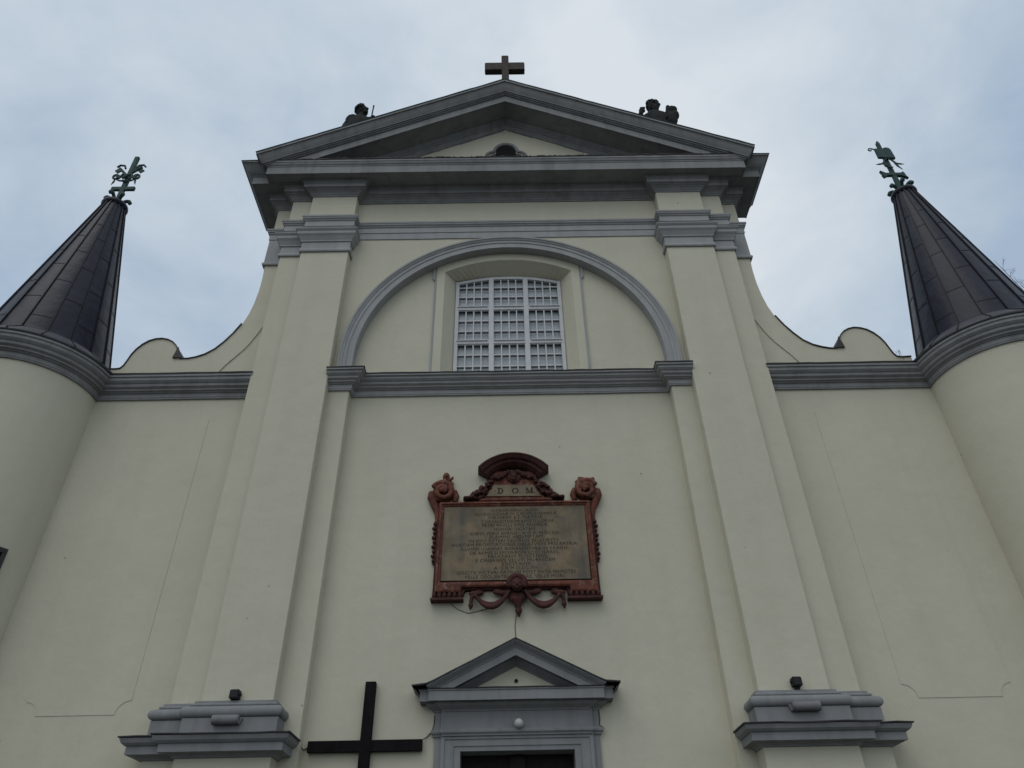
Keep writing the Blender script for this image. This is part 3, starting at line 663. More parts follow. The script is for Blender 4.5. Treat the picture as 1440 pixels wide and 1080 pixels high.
LINES = [(-0.506, 0.565, 9.299, "SACRAM HANC ÆDEM"), (-0.867, 0.981, 9.212, "GLORIOSISSIMÆ IN CÆLVM ASSVMPTÆ"), (-0.572, 0.655, 9.123, "VIRGINIS ET MATRIS"),
 (-0.711, 0.894, 9.025, "CVM SANCTORVM APOSTOLORVM"), (-0.698, 0.79, 8.937, "PETRI PAVLLI ATQ ANDREÆ,"), (-0.429, 0.502, 8.837, "HONORI DICATAM,"),
 (-0.972, 1.048, 8.737, "IDIBVS VERO APRILIS · A·O·R· M.DCCIII."), (-0.525, 0.674, 8.65, "FLAMMIS ABSVMPTAM,"), (-0.98, 1.023, 8.561, "IN IPSO EXTERI DECIVILIS BELLI ÆSTV,"),
 (-1.357, 1.395, 8.471, "HOSTIAM PROPITIATIONIS OBLATVRVS PRO PATRIA"), (-1.154, 1.215, 8.37, "ILLVMVS IOANNES BONAVENTVRA IN KRASNE,"), (-0.956, 0.996, 8.278, "DE ARMIS SLEPOWRON LOCI HÆRES,"),
 (-0.562, 0.74, 8.193, "PALATINVS PLOCENSIS,"), (-0.83, 0.893, 8.103, "E CINERIBVS VELVTI PHÆNICEM"), (-0.264, 0.387, 8.016, "EXCITAVIT."), (-0.432, 0.513, 7.926, "A·O·R·M.D.CC.VII."),
 (-1.233, 1.329, 7.829, "DISCITE VICTVRI PATRVM POST FATA NEPOTES"), (-1.069, 1.087, 7.734, "VELLE DEO, PATRIÆ VIVERE, VELLE MORI.")]
def textmesh(mb, s, xl, xr, zc, cap_h, y):
    cu = bpy.data.curves.new('t', 'FONT'); cu.body = s; cu.size = 1.0; cu.extrude = 0.0; cu.resolution_u = 3; cu.space_character = 1.08
    o = bpy.data.objects.new('t', cu); COL.objects.link(o); dg = bpy.context.evaluated_depsgraph_get(); dg.update()
    me = bpy.data.meshes.new_from_object(o.evaluated_get(dg), depsgraph=dg)
    xs = [v.co.x for v in me.vertices]; x0, x1 = min(xs), max(xs)
    n = len(mb.v)
    for v in me.vertices: mb.v.append((xl + (v.co.x - x0) * (xr - xl) / (x1 - x0), y, zc + (v.co.y / 0.70 - 0.5) * cap_h))
    for p in me.polygons: mb.f.append([n + i for i in p.vertices])
    bpy.data.objects.remove(o); bpy.data.meshes.remove(me); bpy.data.curves.remove(cu)
b = MB()
for xl, xr, zc, s in LINES: textmesh(b, s, xl + 0.005, xr + 0.005, zc - 0.005, 0.072, 0.1025)
obj('inscription', b, M['letter'], TB, weld=False)
# upper aedicule: body, DOM tablet, curved hood
b = MB(); b.prism([(-0.72, 9.50), (0.86, 9.48), (0.74, 9.62), (0.60, 9.85), (0.53, 10.02), (0.53, 10.30), (-0.45, 10.32), (-0.45, 10.02), (-0.53, 9.86), (-0.64, 9.64)], 0.11, 0.26)
obj('crown_panel', b, M['red'], PL, bevel=0.008)
b = MB(); b.box(-0.78, 0.92, 0.08, 0.2, 9.535, 9.605); obj('crown_ledge', b, M['red'], PL, bevel=0.012)
b = MB(); b.prism([(-0.60, 9.655), (0.66, 9.64), (0.50, 9.90), (0.475, 9.935), (-0.42, 9.945), (-0.45, 9.92)], 0.085, 0.18)
DT = obj('crown_tablet', b, M['tablet'], PL)
# serifed capitals D O M built from strokes
b = MB(); yy0, yy1 = 0.078, 0.0845; zb, hh = 9.715, 0.14
def rect(x0, x1, z0, z1): b.box(x0, x1, yy0, yy1, z0, z1)
def annulus(cxx, cz, rx, rz, th, tv, a0, a1, n=20):
    for i in range(n):
        A, B = a0 + (a1 - a0) * i / n, a0 + (a1 - a0) * (i + 1) / n
        b.prism([(cxx + rx * math.cos(A), cz + rz * math.sin(A)), (cxx + rx * math.cos(B), cz + rz * math.sin(B)), (cxx + (rx - th) * math.cos(B), cz + (rz - tv) * math.sin(B)), (cxx + (rx - th) * math.cos(A), cz + (rz - tv) * math.sin(A))], yy0, yy1)
rect(-0.325, -0.30, zb, zb + hh); rect(-0.345, -0.275, zb, zb + 0.012); rect(-0.345, -0.275, zb + hh - 0.012, zb + hh)
annulus(-0.285, zb + hh / 2, 0.075, hh / 2, 0.026, 0.012, -math.pi / 2, math.pi / 2)
annulus(0.065, zb + hh / 2, 0.075, hh / 2, 0.026, 0.012, 0, 2 * math.pi, 32); rect(0.16, 0.18, zb, zb + 0.018)
def dia(x0, x1, wd): b.prism([(x0, zb + hh), (x0 + wd, zb + hh), (x1 + wd, zb), (x1, zb)], yy0 - 0.0012, yy1)
rect(0.325, 0.337, zb, zb + hh); dia(0.322, 0.378, 0.026); dia(0.440, 0.386, 0.014); rect(0.437, 0.462, zb, zb + hh)
for x0, x1 in ((0.308, 0.354), (0.422, 0.480)): rect(x0, x1, zb, zb + 0.012)
rect(0.308, 0.34, zb + hh - 0.012, zb + hh); rect(0.445, 0.480, zb + hh - 0.012, zb + hh)
rect(0.50, 0.52, zb, zb + 0.018); rect(-0.405, -0.385, zb + 0.06, zb + 0.078)
obj('inscription', b, M['letter'], DT, weld=False)
# curved hood
b = MB(); hp = [(0.0, 0.26), (0.0, 0.10), (0.02, 0.06), (0.05, 0.02), (0.07, -0.02), (0.13, -0.04), (0.14, -0.09), (0.19, -0.13), (0.22, -0.14), (0.22, -0.16), (0.25, -0.16), (0.27, 0.26)]
rows = []; n = 32
for i in range(n + 1):
    t = -1 + 2 * i / n; a = R(90 - 46 * t); rr = 1.0
    rows.append([(0.03 + (rr + d) * math.cos(a) * 0.92 * (0.86 + d * 0.5), y, 9.46 + (rr + d) * math.sin(a) * (0.97)) for d, y in hp])
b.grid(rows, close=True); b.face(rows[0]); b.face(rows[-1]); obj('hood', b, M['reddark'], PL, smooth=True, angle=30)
# carved work: scrolls at the shoulders, garlands, masks, drapery
def spiral_scroll(mb, cxx, cz, s, r0=0.33, turns=1.9):
    pts, rad = [], []
    for i in range(60):
        t = i / 59; a = R(205) + t * turns * 2 * math.pi; rr = r0 * (1 - 0.80 * t)
        pts.append((cxx + s * rr * math.cos(-a), 0.10 - 0.07 * t, cz + rr * math.sin(-a) * -1 if False else cz + rr * math.sin(a) * -1)); rad.append(0.075 * (1 - 0.45 * t))
    mb.tube(pts, rad, 8); mb.ball((cxx, 0.03, cz), 0.065)
for s, cxx, cz in ((-1, -1.60, 9.80), (1, 1.70, 9.80)):
    b = MB(); spiral_scroll(b, cxx, cz, -s, 0.25, 1.6)
    b.prism([(cxx + 0.24 * math.cos(q * math.pi / 12), cz + 0.24 * math.sin(q * math.pi / 12)) for q in range(24)], 0.11, 0.26)
    b.tube([(cxx + s * 0.255, 0.17, cz + 0.02), (cxx + s * 0.27, 0.17, cz - 0.12), (cxx + s * 0.20, 0.17, cz - 0.30), (cxx + s * 0.115, 0.18, cz - 0.5), (cxx + s * 0.09, 0.19, cz - 0.8)], [0.09, 0.10, 0.09, 0.075, 0.05], 8)
    b.tube([(cxx - s * 0.25, 0.18, cz + 0.05), (cxx - s * 0.30, 0.18, cz - 0.10), (cxx - s * 0.27, 0.18, cz - 0.24)], [0.07, 0.08, 0.06], 8)
    for q in range(7): b.ball((cxx - 0.18 + 0.06 * q, 0.16, cz + 0.22 + 0.03 * math.sin(q * 2.1)), 0.06)
    if s < 0:                                     # small carved figure head still standing on the left scroll
        b.tube([(cxx + 0.02, 0.16, cz + 0.22), (cxx + 0.05, 0.14, cz + 0.34)], [0.10, 0.07], 10)
        b.ball((cxx + 0.06, 0.12, cz + 0.40), (0.085, 0.085, 0.10)); b.ball((cxx + 0.06, 0.15, cz + 0.455), (0.075, 0.08, 0.06))
        b.ball((cxx + 0.075, 0.03, cz + 0.39), 0.022); b.tube([(cxx + 0.10, 0.13, cz + 0.30), (cxx + 0.20, 0.11, cz + 0.34), (cxx + 0.22, 0.11, cz + 0.39)], [0.05, 0.035, 0.025])
        b.tube([(cxx - 0.05, 0.15, cz + 0.28), (cxx - 0.14, 0.15, cz + 0.24)], [0.05, 0.03])
    else:
        for q in range(6): b.ball((cxx - 0.12 + 0.06 * q, 0.15, cz + 0.28 + 0.02 * math.cos(q)), 0.055)
    obj('shoulder_scroll', fuse(b, 0.014, 2), M['red'], PL, smooth=True, weld=False, angle=180)
for s in (-1, 1):                                 # leaf and fruit garlands beside the crown
    b = MB(); xm = 0.03
    for i in range(60):
        t = i / 59; x = 0.50 + 0.62 * t; z = 10.02 - 0.50 * t ** 0.75 + 0.0; wdt = 0.05 + 0.15 * math.sin(math.pi * min(1, 0.15 + t)) ** 1.0
        a = random.uniform(-1, 1); zz = max(9.60, z + wdt * a * 0.9); y = 0.12 - 0.08 * (1 - a * a) + random.uniform(-.02, .02)
        b.ball((xm + s * x, y, zz), (random.uniform(.032, .055), 0.045, random.uniform(.025, .042)), 8, 6)
    b.tube([(xm + s * 0.46, 0.14, 10.05), (xm + s * 0.8, 0.17, 9.72), (xm + s * 1.16, 0.18, 9.60)], [0.05, 0.11, 0.05])
    for i in range(24):                           # swags under the hood
        t = i / 23; b.ball((xm + s * (0.10 + 0.40 * t), 0.07 + random.uniform(-.02, .02), 10.30 - 0.12 * math.sin(math.pi * t) - 0.16 * t ** 2 + random.uniform(-.03, .03)), random.uniform(.03, .055), 8, 6)
    b.tube([(xm + s * 0.10, 0.09, 10.28), (xm + s * 0.30, 0.08, 10.20), (xm + s * 0.47, 0.10, 10.12), (xm + s * 0.5, 0.12, 9.98)], 0.04)
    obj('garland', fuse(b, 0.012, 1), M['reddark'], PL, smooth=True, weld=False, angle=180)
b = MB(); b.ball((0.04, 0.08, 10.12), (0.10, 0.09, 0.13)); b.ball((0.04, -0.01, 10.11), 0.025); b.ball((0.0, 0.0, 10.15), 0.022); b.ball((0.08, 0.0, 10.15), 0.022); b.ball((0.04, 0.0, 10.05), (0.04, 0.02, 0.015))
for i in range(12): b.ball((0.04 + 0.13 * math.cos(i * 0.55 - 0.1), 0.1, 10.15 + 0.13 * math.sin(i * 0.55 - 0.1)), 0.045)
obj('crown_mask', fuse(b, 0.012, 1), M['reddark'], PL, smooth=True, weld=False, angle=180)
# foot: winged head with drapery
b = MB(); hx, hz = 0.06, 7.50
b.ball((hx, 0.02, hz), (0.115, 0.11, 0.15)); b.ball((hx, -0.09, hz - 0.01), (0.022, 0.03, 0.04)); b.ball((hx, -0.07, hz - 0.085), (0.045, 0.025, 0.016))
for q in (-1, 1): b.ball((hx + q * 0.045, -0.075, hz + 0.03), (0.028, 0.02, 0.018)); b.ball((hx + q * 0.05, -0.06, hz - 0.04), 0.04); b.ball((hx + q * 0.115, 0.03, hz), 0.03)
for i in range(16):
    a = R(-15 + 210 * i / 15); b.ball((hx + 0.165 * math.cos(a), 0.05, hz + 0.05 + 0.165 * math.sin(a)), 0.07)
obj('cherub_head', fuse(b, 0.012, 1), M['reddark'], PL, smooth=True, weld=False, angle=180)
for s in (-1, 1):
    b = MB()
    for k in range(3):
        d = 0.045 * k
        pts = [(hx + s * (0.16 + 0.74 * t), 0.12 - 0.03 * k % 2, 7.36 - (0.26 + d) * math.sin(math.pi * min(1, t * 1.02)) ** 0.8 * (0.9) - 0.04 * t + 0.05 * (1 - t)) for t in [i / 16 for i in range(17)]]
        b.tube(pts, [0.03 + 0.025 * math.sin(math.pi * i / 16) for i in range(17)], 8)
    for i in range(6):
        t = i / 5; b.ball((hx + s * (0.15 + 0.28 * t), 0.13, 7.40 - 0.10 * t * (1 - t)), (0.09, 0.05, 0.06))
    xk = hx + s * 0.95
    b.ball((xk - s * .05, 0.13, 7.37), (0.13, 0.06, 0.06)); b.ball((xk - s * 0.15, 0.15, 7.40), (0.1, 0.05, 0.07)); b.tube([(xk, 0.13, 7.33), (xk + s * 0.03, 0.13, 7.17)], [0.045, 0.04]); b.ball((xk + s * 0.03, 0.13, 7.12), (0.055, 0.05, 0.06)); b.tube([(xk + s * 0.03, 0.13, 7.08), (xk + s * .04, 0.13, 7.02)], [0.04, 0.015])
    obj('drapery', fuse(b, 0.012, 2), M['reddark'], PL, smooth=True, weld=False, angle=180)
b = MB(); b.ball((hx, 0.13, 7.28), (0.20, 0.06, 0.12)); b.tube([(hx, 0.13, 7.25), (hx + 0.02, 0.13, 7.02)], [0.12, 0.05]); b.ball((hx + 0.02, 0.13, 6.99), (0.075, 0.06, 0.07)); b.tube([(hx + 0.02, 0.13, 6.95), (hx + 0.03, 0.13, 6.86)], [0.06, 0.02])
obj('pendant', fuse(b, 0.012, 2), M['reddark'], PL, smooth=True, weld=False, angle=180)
# bracket feet with gadroons
for xa, xb, zz in ((-1.75, -1.10, 7.22), (1.14, 1.84, 7.21)):
    b = MB(); b.box(xa - 0.02, xb + 0.02, 0.04, 0.26, zz, zz + 0.05); b.box(xa + 0.01, xb - 0.01, 0.12, 0.26, zz + 0.05, zz + 0.2); nb = 6
    for i in range(nb):
        x = xa + (xb - xa) * (i + 0.5) / nb; b.ball((x, 0.11, zz + 0.115), (0.048, 0.06, 0.075), 10, 8)
    obj('bracket', b, M['reddark'], PL)
for s, xx in ((-1, -1.75), (1, 1.84)):            # small leaf drops down both edges
    b = MB()
    for i in range(9):
        z = 9.02 - 0.11 * i; b.ball((xx + s * 0.01 * (i % 2), 0.19, z), (0.05 + 0.015 * (i % 2), 0.06, 0.05)); 
    b.tube([(xx, 0.2, 9.1), (xx, 0.2, 8.05)], 0.03)
    obj('side_drop', fuse(b, 0.012, 1), M['reddark'], PL, smooth=True, weld=False, angle=180)

# ------------------------------------------------------------------ wooden cross on the wall
b = MB(); b.box(-2.96, -2.76, 0.10, 0.235, 2.4, 5.62); b.box(-3.94, -1.79, 0.112, 0.225, 4.37, 4.565)
b.box(-2.93, -2.79, 0.24, 0.26, 2.6, 5.3)
b.tube([(-2.84, 0.085, 4.97), (-2.84, 0.102, 4.97)], 0.015); b.tube([(-2.835, 0.088, 4.93), (-2.835, 0.102, 4.95)], 0.008)
obj('wall_cross', b, M['wood'], bevel=0.006, label='tall plain black wooden cross fixed to the wall left of the door', cat='cross')

# ------------------------------------------------------------------ lamps
def cube_flood(x, z, lab, flip):
    t = thing('floodlight', (x, -0.36, z), lab, 'floodlight', 'floodlights on the pilaster bases')
    b = MB(); b.box(x - 0.088, x + 0.088, -0.46, -0.29, z, z + 0.165); obj('housing', b, M['black'], t, bevel=0.014)
    b = MB(); b.box(x - 0.07, x + 0.07, -0.468, -0.461, z + 0.02, z + 0.145); obj('lens', b, M['black'], t)
    b = MB(); b.tube([(x + flip * 0.085, -0.38, z + 0.08), (x + flip * 0.118, -0.38, z + 0.08)], 0.028, 10); obj('knob', b, M['black'], t)
    b = MB(); b.box(x - 0.05, x + 0.05, -0.37, -0.33, z - 0.045, z + 0.003); obj('bracket', b, M['black'], t)
cube_flood(-5.31, 5.215, 'small black cube floodlight above the grey base of the left pilaster', 1)
cube_flood(5.32, 5.255, 'small black cube floodlight above the grey base of the right pilaster', -1)
def tube_lamp(x0, x1, z, lab, s):
    t = thing('wall_lamp', ((x0 + x1) / 2, -0.55, z), lab, 'lamp', 'tube lamps on the pilaster bases')
    b = MB(); b.tube([(x0, -0.58, z), (x1, -0.58, z)], 0.085, 24); obj('housing', b, M['lampgrey'], t, smooth=True)
    xe = x1 if s > 0 else x0
    b = MB(); b.tube([(xe, -0.58, z), (xe + s * 0.02, -0.58, z)], 0.075, 20); obj('end_cap', b, M['lampgrey'], t)
    b = MB(); b.box((x0 + x1) / 2 - 0.08, (x0 + x1) / 2 + 0.08, -0.53, -0.449, z - 0.04, z + 0.04); obj('bracket', b, M['lampgrey'], t)
    b = MB(); b.prism([(xe + s * 0.03, z + 0.05), (xe + s * 0.075, z + 0.03), (xe + s * 0.03, z - 0.08), (xe - s * 0.0, z - 0.04)], -0.56, -0.449); obj('visor', b, M['lampgrey'], t)
tube_lamp(-5.56, -5.10, 4.815, 'grey tube lamp on the grey base of the left pilaster', 1)
tube_lamp(5.08, 5.57, 4.86, 'grey tube lamp on the grey base of the right pilaster', -1)
t = thing('globe_lamp', (0.035, 0.05, 4.75), 'small white globe lamp on the grey lintel above the door', 'lamp')
b = MB(); b.ball((0.035, 0.03, 4.79), 0.088, 20, 14); obj('globe', b, M['ball'], t, smooth=True)
b = MB(); b.tube([(0.035, 0.10, 4.79), (0.035, 0.13, 4.79)], 0.06, 16); obj('socket', b, M['lampgrey'], t)

# ------------------------------------------------------------------ cross and statues on the pediment
b = MB(); ycr = -0.62
zc0 = 24.8
b.box(-0.095, 0.16, ycr - 0.11, ycr + 0.11, zc0 - 0.1, 27.13); b.box(-0.695, 0.725, ycr - 0.095, ycr + 0.125, 26.22, 26.69)
b.box(-0.28, 0.34, ycr - 0.25, ycr + 0.25, zc0 - 0.3, 25.15)
obj('stone_cross', b, M['darkstone'], bevel=0.02, label='dark stone cross standing on the peak of the pediment', cat='cross')

def statue(px, kind, label):
    zb = 22.3; y0 = -0.15
    t = MB()
    # robed body, lofted through oval sections
    secs = [(0.0, .46, .40), (0.25, .44, .38), (0.7, .38, .33), (1.1, .36, .30), (1.45, .40, .30), (1.68, .43, .28), (1.84, .40, .25), (1.95, .26, .20), (2.03, .14, .14)]
    rows = []
    for z, rx, ry in secs:
        rows.append([(px + rx * math.cos(a) * (1 + 0.05 * math.sin(a * 9 + z * 1.2)), y0 + ry * math.sin(a) * (1 + 0.05 * math.sin(a * 9 + z * 1.2)), zb + z) for a in [2 * math.pi * j / 36 for j in range(36)]])
    t.grid(rows, close=True); t.face(rows[0][::-1]); t.face(rows[-1])
    return t, zb, y0
# left: head turned to the right, arm held out with a staff
xs_ = -5.02
t, zb, y0 = statue(xs_, 'l', '')
t.ball((xs_ - 0.20, y0, 24.10), (0.28, 0.26, 0.29)); t.ball((xs_ + 0.12, y0, 24.02), (0.34, 0.24, 0.24)); t.tube([(xs_ - 0.25, y0, 24.1), (xs_ - 0.38, y0 - 0.02, 23.75), (xs_ - 0.36, y0 - 0.15, 23.4)], [0.20, 0.17, 0.13], 12)
t.tube([(xs_ + 0.04, y0, 24.2), (xs_ + 0.07, y0, 24.52)], [0.15, 0.12], 12)
t.ball((xs_ + 0.06, y0, 24.73), (0.20, 0.20, 0.255)); t.ball((xs_ + 0.0, y0 + 0.03, 24.80), (0.215, 0.21, 0.22))
for i in range(40):
    a = random.uniform(0.9, 5.2); h = random.uniform(-0.3, 1.2); t.ball((xs_ + 0.01 + 0.20 * math.cos(a) * math.cos(h), y0 + 0.2 * math.sin(a) * math.cos(h), 24.78 + 0.22 * math.sin(h)), 0.055, 8, 6)
t.tube([(xs_ + 0.22, y0 - 0.10, 24.78), (xs_ + 0.275, y0 - 0.12, 24.69), (xs_ + 0.25, y0 - .12, 24.67)], [0.035, 0.04, 0.03]); t.ball((xs_ + 0.20, y0 - 0.10, 24.53), (0.08, 0.08, 0.08)); t.ball((xs_ + 0.23, y0 - 0.11, 24.60), (0.045, 0.06, 0.02))
t.tube([(xs_ + 0.2, y0, 24.12), (xs_ + 0.38, y0 - 0.1, 24.02), (xs_ + 0.54, y0 - 0.25, 23.90)], [0.19, 0.13, 0.09], 12)
t.ball((xs_ + 0.55, y0 - 0.27, 23.93), (0.085, 0.07, 0.06))
for q in range(4): t.tube([(xs_ + 0.50 + 0.03 * q, y0 - 0.33, 23.97), (xs_ + 0.51 + 0.03 * q, y0 - 0.36, 23.91), (xs_ + 0.52 + 0.025 * q, y0 - 0.31, 23.88)], 0.022, 6)
SL_ = thing('statue', (xs_, y0, zb), 'dark statue on the left slope of the pediment holding out a rod', 'statue', 'statues on the pediment')
obj('figure', fuse(t, 0.022, 2), M['statue'], SL_, smooth=True, weld=False, angle=180)
b = MB(); b.tube([(xs_ + 0.48, y0 - 0.27, 23.7), (xs_ + 0.50, y0 - 0.27, 24.60)], 0.024, 8); b.ball((xs_ + 0.50, y0 - 0.27, 24.62), (0.03, 0.03, 0.045)); obj('rod', b, M['statue'], SL_)
b = MB(); b.box(xs_ - 0.5, xs_ + 0.5, y0 - 0.45, y0 + 0.5, 22.02, 22.32); obj('plinth', b, M['darkstone'], SL_, bevel=0.02)
# right: bearded head, both hands raised at the sides
xs_ = 5.17
t, zb, y0 = statue(xs_, 'r', '')
t.tube([(xs_, y0, 24.1), (xs_ + 0.01, y0, 24.55)], [0.20, 0.16], 12)
t.ball((xs_ + 0.01, y0 - 0.02, 24.72), (0.195, 0.20, 0.26)); t.ball((xs_ + 0.0, y0 + 0.04, 24.82), (0.20, 0.2, 0.2))
for i in range(46):
    a = random.uniform(-0.35, 3.5); h = random.uniform(-0.4, 1.3); t.ball((xs_ + 0.19 * math.cos(a) * math.cos(h), y0 + 0.02 + 0.19 * math.sin(a) * math.cos(h), 24.82 + 0.22 * math.sin(h)), random.uniform(.045, .065), 8, 6)
for dx, dz in ((-.17, 24.93), (-.1, 25.0), (0, 25.03), (.1, 24.99), (.17, 24.91), (.21, 24.76), (-.2, 24.84)): t.ball((xs_ + dx, y0 - 0.06, dz), 0.062, 8, 6)
t.tube([(xs_, y0 - 0.19, 24.80), (xs_, y0 - 0.255, 24.70), (xs_, y0 - 0.22, 24.67)], [0.03, 0.042, 0.03])
for q in (-1, 1): t.ball((xs_ + q * 0.085, y0 - 0.185, 24.83), (0.075, 0.04, 0.028)); t.ball((xs_ + q * 0.10, y0 - 0.15, 24.68), (0.06, 0.06, 0.06)); t.ball((xs_ + q * 0.205, y0 + 0.0, 24.73), (0.035, 0.05, 0.075))
for i in range(26): t.ball((xs_ + random.uniform(-.13, .13), y0 - 0.13 + random.uniform(-.06, .03), random.uniform(24.32, 24.58)), random.uniform(.04, .065), 8, 6)
t.ball((xs_, y0 - 0.10, 24.48), (0.15, 0.13, 0.20))
t.ball((xs_ + 0.16, y0, 24.02), (0.26, 0.22, 0.20))
t.tube([(xs_ - 0.3, y0, 23.95), (xs_ - 0.52, y0 - 0.15, 23.75), (xs_ - 0.56, y0 - 0.25, 23.92), (xs_ - 0.53, y0 - 0.27, 24.0)], [0.16, 0.12, 0.09, 0.075], 12)
t.ball((xs_ - 0.50, y0 - 0.28, 24.06), (0.12, 0.07, 0.11))
for q in range(4): t.tube([(xs_ - 0.56 + 0.045 * q, y0 - 0.30, 24.10), (xs_ - 0.55 + 0.045 * q, y0 - 0.33, 24.16 + 0.02 * (q // 2)), (xs_ - 0.535 + 0.045 * q, y0 - 0.36, 24.15)], 0.03, 6)
t.tube([(xs_ + 0.3, y0, 23.95), (xs_ + 0.52, y0 - 0.1, 23.6), (xs_ + 0.52, y0 - 0.25, 23.9)], [0.17, 0.13, 0.10], 12)
t.tube([(xs_ + 0.36, y0 - 0.2, 23.7), (xs_ + 0.43, y0 - 0.24, 24.30)], [0.10, 0.085], 10); t.ball((xs_ + 0.42, y0 - 0.24, 24.33), (0.07, 0.07, 0.06))
t.ball((xs_ + 0.60, y0 - 0.24, 24.16), (0.13, 0.11, 0.17)); t.ball((xs_ + 0.62, y0 - 0.24, 23.85), (0.13, 0.11, 0.25)); t.ball((xs_ + 0.55, y0 - 0.24, 24.30), (0.07, 0.07, 0.06)); t.ball((xs_ + 0.5, y0 - .22, 23.7), (0.18, 0.12, 0.4))
SR_ = thing('statue', (xs_, y0, zb), 'dark bearded statue on the right slope of the pediment with raised hands', 'statue', 'statues on the pediment')
obj('figure', fuse(t, 0.022, 2), M['statue'], SR_, smooth=True, weld=False, angle=180)
b = MB(); b.box(xs_ - 0.5, xs_ + 0.5, y0 - 0.45, y0 + 0.5, 22.02, 22.32); obj('plinth', b, M['darkstone'], SR_, bevel=0.02)

SL_.location.z -= 0.10; SR_.location.z -= 0.05

# ------------------------------------------------------------------ copper finials on the cone roofs
def leafbase(mb, cx, cy):
    mb.ball((cx, cy, 20.18), (0.19, 0.19, 0.11), 16, 8)
    for i in range(6):
        a = 2 * math.pi * (i + 0.3) / 6; u = (math.cos(a), math.sin(a))
        pts = [(cx + u[0] * d, cy + u[1] * d, 20.15 + h) for d, h in ((0.08, 0.0), (0.16, 0.12), (0.24, 0.20), (0.32, 0.22), (0.36, 0.16), (0.33, 0.10))]
        mb.tube(pts, [0.05, 0.055, 0.06, 0.065, 0.065, 0.05], 8)
cx, cy = TUR[-1][:2]; b = MB()
F1 = thing('roof_finial', (cx, cy, 20.1), 'green copper cross finial with crossed keys on the left cone roof', 'finial', 'copper finials on the cone roofs')
b.box(cx - 0.07, cx + 0.07, cy - 0.05, cy + 0.05, 20.2, 22.50); b.box(cx - 0.37, cx + 0.37, cy - 0.045, cy + 0.045, 20.80, 20.95)
obj('cross', b, M['verdigris'], F1, bevel=0.008)
b = MB(); leafbase(b, cx, cy); obj('leaf_base', fuse(b, 0.018, 2), M['verdigris'], F1, smooth=True, weld=False, angle=180)
yk = cy - 0.07; b = MB()
for s in (-1, 1):                                 # crossed keys
    b.tube([(cx - s * 0.12, yk - 0.02 * s, 21.30), (cx + s * 0.37, yk - 0.02 * s, 21.86)], 0.045, 8)
    bx, bz = cx + s * 0.33, 21.80
    b.prism([(bx - 0.02, bz + 0.06), (bx + s * 0.15, bz - 0.10), (bx + s * 0.04, bz - 0.22), (bx - s * 0.08, bz - 0.08)], yk - 0.02, yk + 0.02)
    b.tube([(bx - s * 0.16, yk, bz + 0.02), (bx - s * 0.10, yk, bz + 0.17), (bx + s * 0.05, yk, bz + 0.20), (bx + s * 0.13, yk, bz + 0.10)], 0.034, 6)
obj('keys', b, M['verdigris'], F1)
b = MB()
for s in (-1, 1):                                 # ribbons
    pts = []
    for i in range(22):
        q = i / 21; pts.append((cx + s * (0.05 + 0.30 * q) , yk - 0.03, 21.42 - 0.05 * q + 0.10 * math.sin(q * 7.5)))
    b.tube(pts, 0.036, 6)
    b.tube([(cx + s * (0.33 + 0.09 * math.cos(a)), yk - 0.03, 21.36 + 0.10 * math.sin(a)) for a in [R(20 * i) for i in range(19)]], 0.036, 6)
    b.tube([(cx, yk, 21.22), (cx + s * 0.18, yk, 21.20), (cx + s * 0.33, yk - 0.02, 21.26), (cx + s * 0.34, yk - 0.02, 21.12), (cx + s * 0.38, yk - 0.02, 20.98)], [0.03, 0.03, 0.025, 0.03, 0.01], 6)
    b.tube([(cx, yk, 21.15), (cx + s * 0.2, yk, 21.22)], [0.035, 0.02], 6)
obj('ribbon', b, M['verdigris'], F1)

cx, cy = TUR[1][:2]; b = MB()
F2 = thing('roof_finial', (cx, cy, 20.1), 'green copper finial with an open book and forked bar on the right cone roof', 'finial', 'copper finials on the cone roofs')
b.prism([(cx - 0.10, 20.2), (cx + 0.10, 20.2), (cx + 0.07, 20.8), (cx + 0.06, 22.65), (cx, 22.78), (cx - 0.06, 22.65), (cx - 0.07, 20.8)], cy - 0.04, cy + 0.04)
b.prism([(cx - 0.06, 20.94), (cx + 0.06, 20.94), (cx + 0.28, 20.90), (cx + 0.42, 20.80), (cx + 0.36, 20.93), (cx + 0.37, 20.99), (cx + 0.33, 21.12), (cx + 0.24, 21.06), (cx, 21.06), (cx - 0.24, 21.06), (cx - 0.40, 21.18), (cx - 0.35, 21.04), (cx - 0.37, 20.97), (cx - 0.33, 20.86), (cx - 0.22, 20.93)], cy - 0.05, cy + 0.05)
obj('cross', b, M['verdigris'], F2, bevel=0.006)
b = MB(); leafbase(b, cx, cy); obj('leaf_base', fuse(b, 0.018, 2), M['verdigris'], F2, smooth=True, weld=False, angle=180)
b = MB(); yk = cy - 0.08
b.prism([(cx - 0.27, 21.78), (cx + 0.26, 21.72), (cx + 0.24, 22.18), (cx + 0.20, 22.26), (cx + 0.10, 22.29), (cx + 0.01, 22.25), (cx - 0.03, 22.20), (cx - 0.26, 22.24)], yk - 0.04, yk + 0.04)
b.tube([(cx - 0.24, yk, 22.21), (cx - 0.34, yk, 22.27), (cx - 0.44, yk, 22.28), (cx - 0.48, yk, 22.21), (cx - 0.43, yk, 22.15), (cx - 0.38, yk, 22.19)], 0.024, 6)
obj('book', b, M['verdigris'], F2)
b = MB()
for s in (-1, 1):
    b.tube([(cx, yk, 21.78), (cx + s * 0.12, yk, 21.66), (cx + s * 0.22, yk, 21.48), (cx + s * 0.34, yk, 21.45), (cx + s * 0.46, yk, 21.44)], [0.03, 0.03, 0.032, 0.03, 0.008], 6)
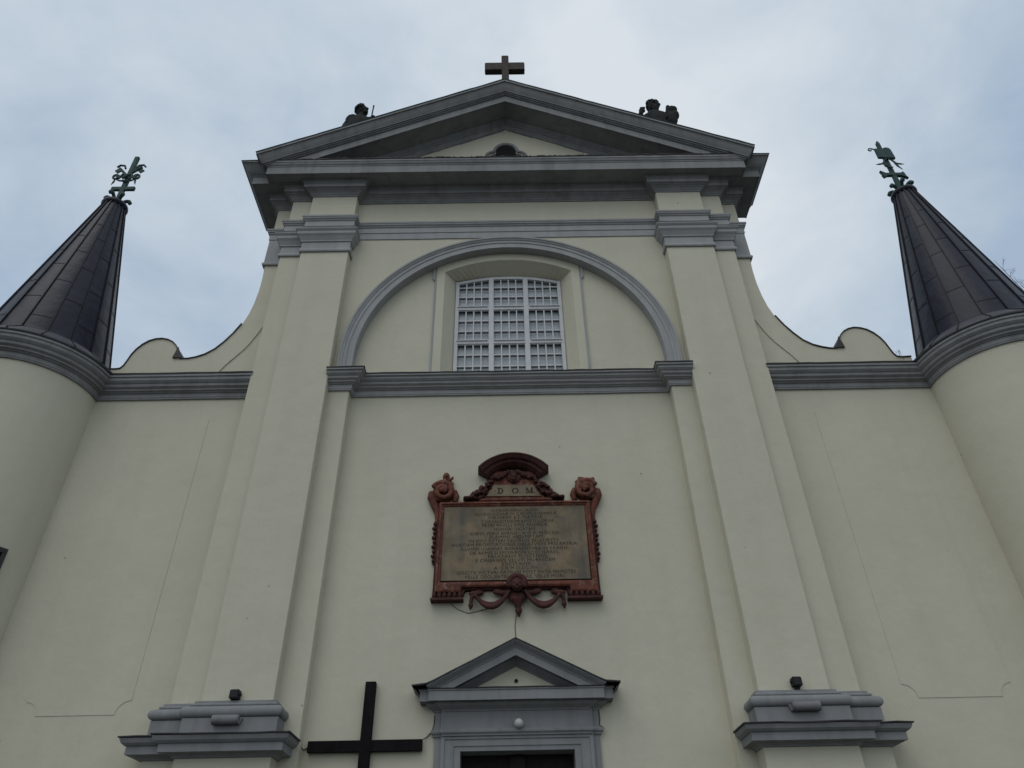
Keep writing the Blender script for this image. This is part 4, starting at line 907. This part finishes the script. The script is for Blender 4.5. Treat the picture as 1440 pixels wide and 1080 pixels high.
b.tube([(cx - 0.20, yk, 21.52), (cx - 0.17, yk, 21.36), (cx - 0.04, yk, 21.27), (cx + 0.05, yk, 21.30)], [0.025, 0.035, 0.03, 0.02], 6)
b.tube([(cx + 0.16, yk, 21.52), (cx + 0.22, yk, 21.36), (cx + 0.32, yk, 21.17)], [0.02, 0.03, 0.01], 6)
obj('scrolls', b, M['verdigris'], F2)

# ------------------------------------------------------------------ cables
def cable(pts, label, r=0.007):
    b = MB(); b.tube(pts, r, 6); obj('cable', b, M['cable'], label=label, cat='cable')
cable([(0.03, 0.235, 6.95), (0.0, 0.24, 6.7), (0.01, 0.24, 6.5), (0.0, 0.2, 6.33)], 'thin cable hanging from the plaque to the door pediment')
cable([(-1.35, 0.235, 7.20), (-1.2, 0.24, 7.08), (-0.97, 0.24, 6.99), (-0.7, 0.24, 7.05), (-0.45, 0.24, 7.13)], 'thin cable looping below the left foot of the plaque')
cable([(-4.0, -0.05, 4.42), (-3.99, 0.0, 4.40), (-4.03, 0.22, 4.43), (-3.98, 0.24, 4.46), (-3.9, 0.2, 4.53)], 'short cable between the left pilaster base and the black cross', 0.012)
cable([(-1.79, 0.2, 4.57), (-1.72, 0.235, 4.62), (-1.62, 0.235, 4.72), (-1.585, 0.22, 4.86), (-1.585, 0.22, 5.0)], 'cable running from the black cross up the door surround', 0.010)
cable([(1.59, 0.23, 5.04), (1.60, 0.235, 4.9), (1.585, 0.23, 4.78), (1.64, 0.2, 4.73), (1.66, 0.17, 4.70)], 'thin cable at the right edge of the door surround', 0.008)

# ------------------------------------------------------------------ weeds and the bare tree behind the right turret
def twigs(mb, p, d, l, r, depth):
    q = p + d * l; mb.tube([p, p + d * l * 0.5 + Vector((random.uniform(-.04, .04),) * 3) * l, q], [r, r * 0.85, r * 0.65], 5, cap=False)
    if depth == 0: return
    for i in range(random.choice((2, 3, 3))):
        nd = (d + Vector((random.uniform(-1, 1), random.uniform(-1, 1), random.uniform(-0.35, 0.8))) * 0.6).normalized()
        twigs(mb, p + d * l * random.uniform(0.55, 1.0), nd, l * random.uniform(0.6, 0.82), r * 0.62, depth - 1)
random.seed(21)
b = MB()
for k in range(2): twigs(b, Vector((10.33 + 0.03 * k, 0.15, 13.5)), Vector((random.uniform(-.7, .3), -0.3, 0.9)).normalized(), 0.16, 0.005, 2)
obj('weed', b, M['dry'], label='dry twiggy weed growing in the gutter beside the right turret', cat='plant')
random.seed(4)
TX, TY = 22.6, 7.0
TREE = thing('bare_tree', (TX, TY, 0), 'bare leafless tree whose topmost twigs show behind the right turret roof', 'tree')
b = MB(); b.tube([(TX, TY, 0), (TX - .1, TY, 4), (TX + .1, TY, 9), (TX, TY, 14)], [0.42, 0.34, 0.26, 0.16], 12); obj('trunk', b, M['bark'], TREE)
b = MB()
for k in range(10):
    z = 7 + k * 0.75; a = k * 2.4; twigs(b, Vector((TX, TY, z)), Vector((math.cos(a) * .8, math.sin(a) * .8, 0.9)).normalized(), 2.3 - 0.08 * k, 0.07, 5)
for px_, py_ in ((1398, 366), (1408, 376), (1424, 388), (1432, 392), (1446, 398)):
    tip = Vector(pix(px_, py_, TY)); root = Vector((TX, TY, 17.0 + random.random()))
    b.tube([Vector((TX, TY, 13.8)), root, root.lerp(tip, 0.6) + Vector((0, 0, -0.3)), tip], [0.10, 0.05, 0.02, 0.005], 5, cap=False)
    for q in (0.2, 0.45, 0.7):
        twigs(b, root.lerp(tip, q), Vector((random.uniform(-.2, .8), random.uniform(-.8, .8), random.uniform(-.3, .3))).normalized(), 0.5, 0.012, 3)
    for k in range(2): twigs(b, root.lerp(tip, 0.92) + Vector((0, 0, -0.06)), Vector((random.uniform(-.3, 1), random.uniform(-.5, .5), random.uniform(.2, .9))).normalized(), 0.26, 0.007, 2)
obj('crown', b, M['bark'], TREE, weld=False)
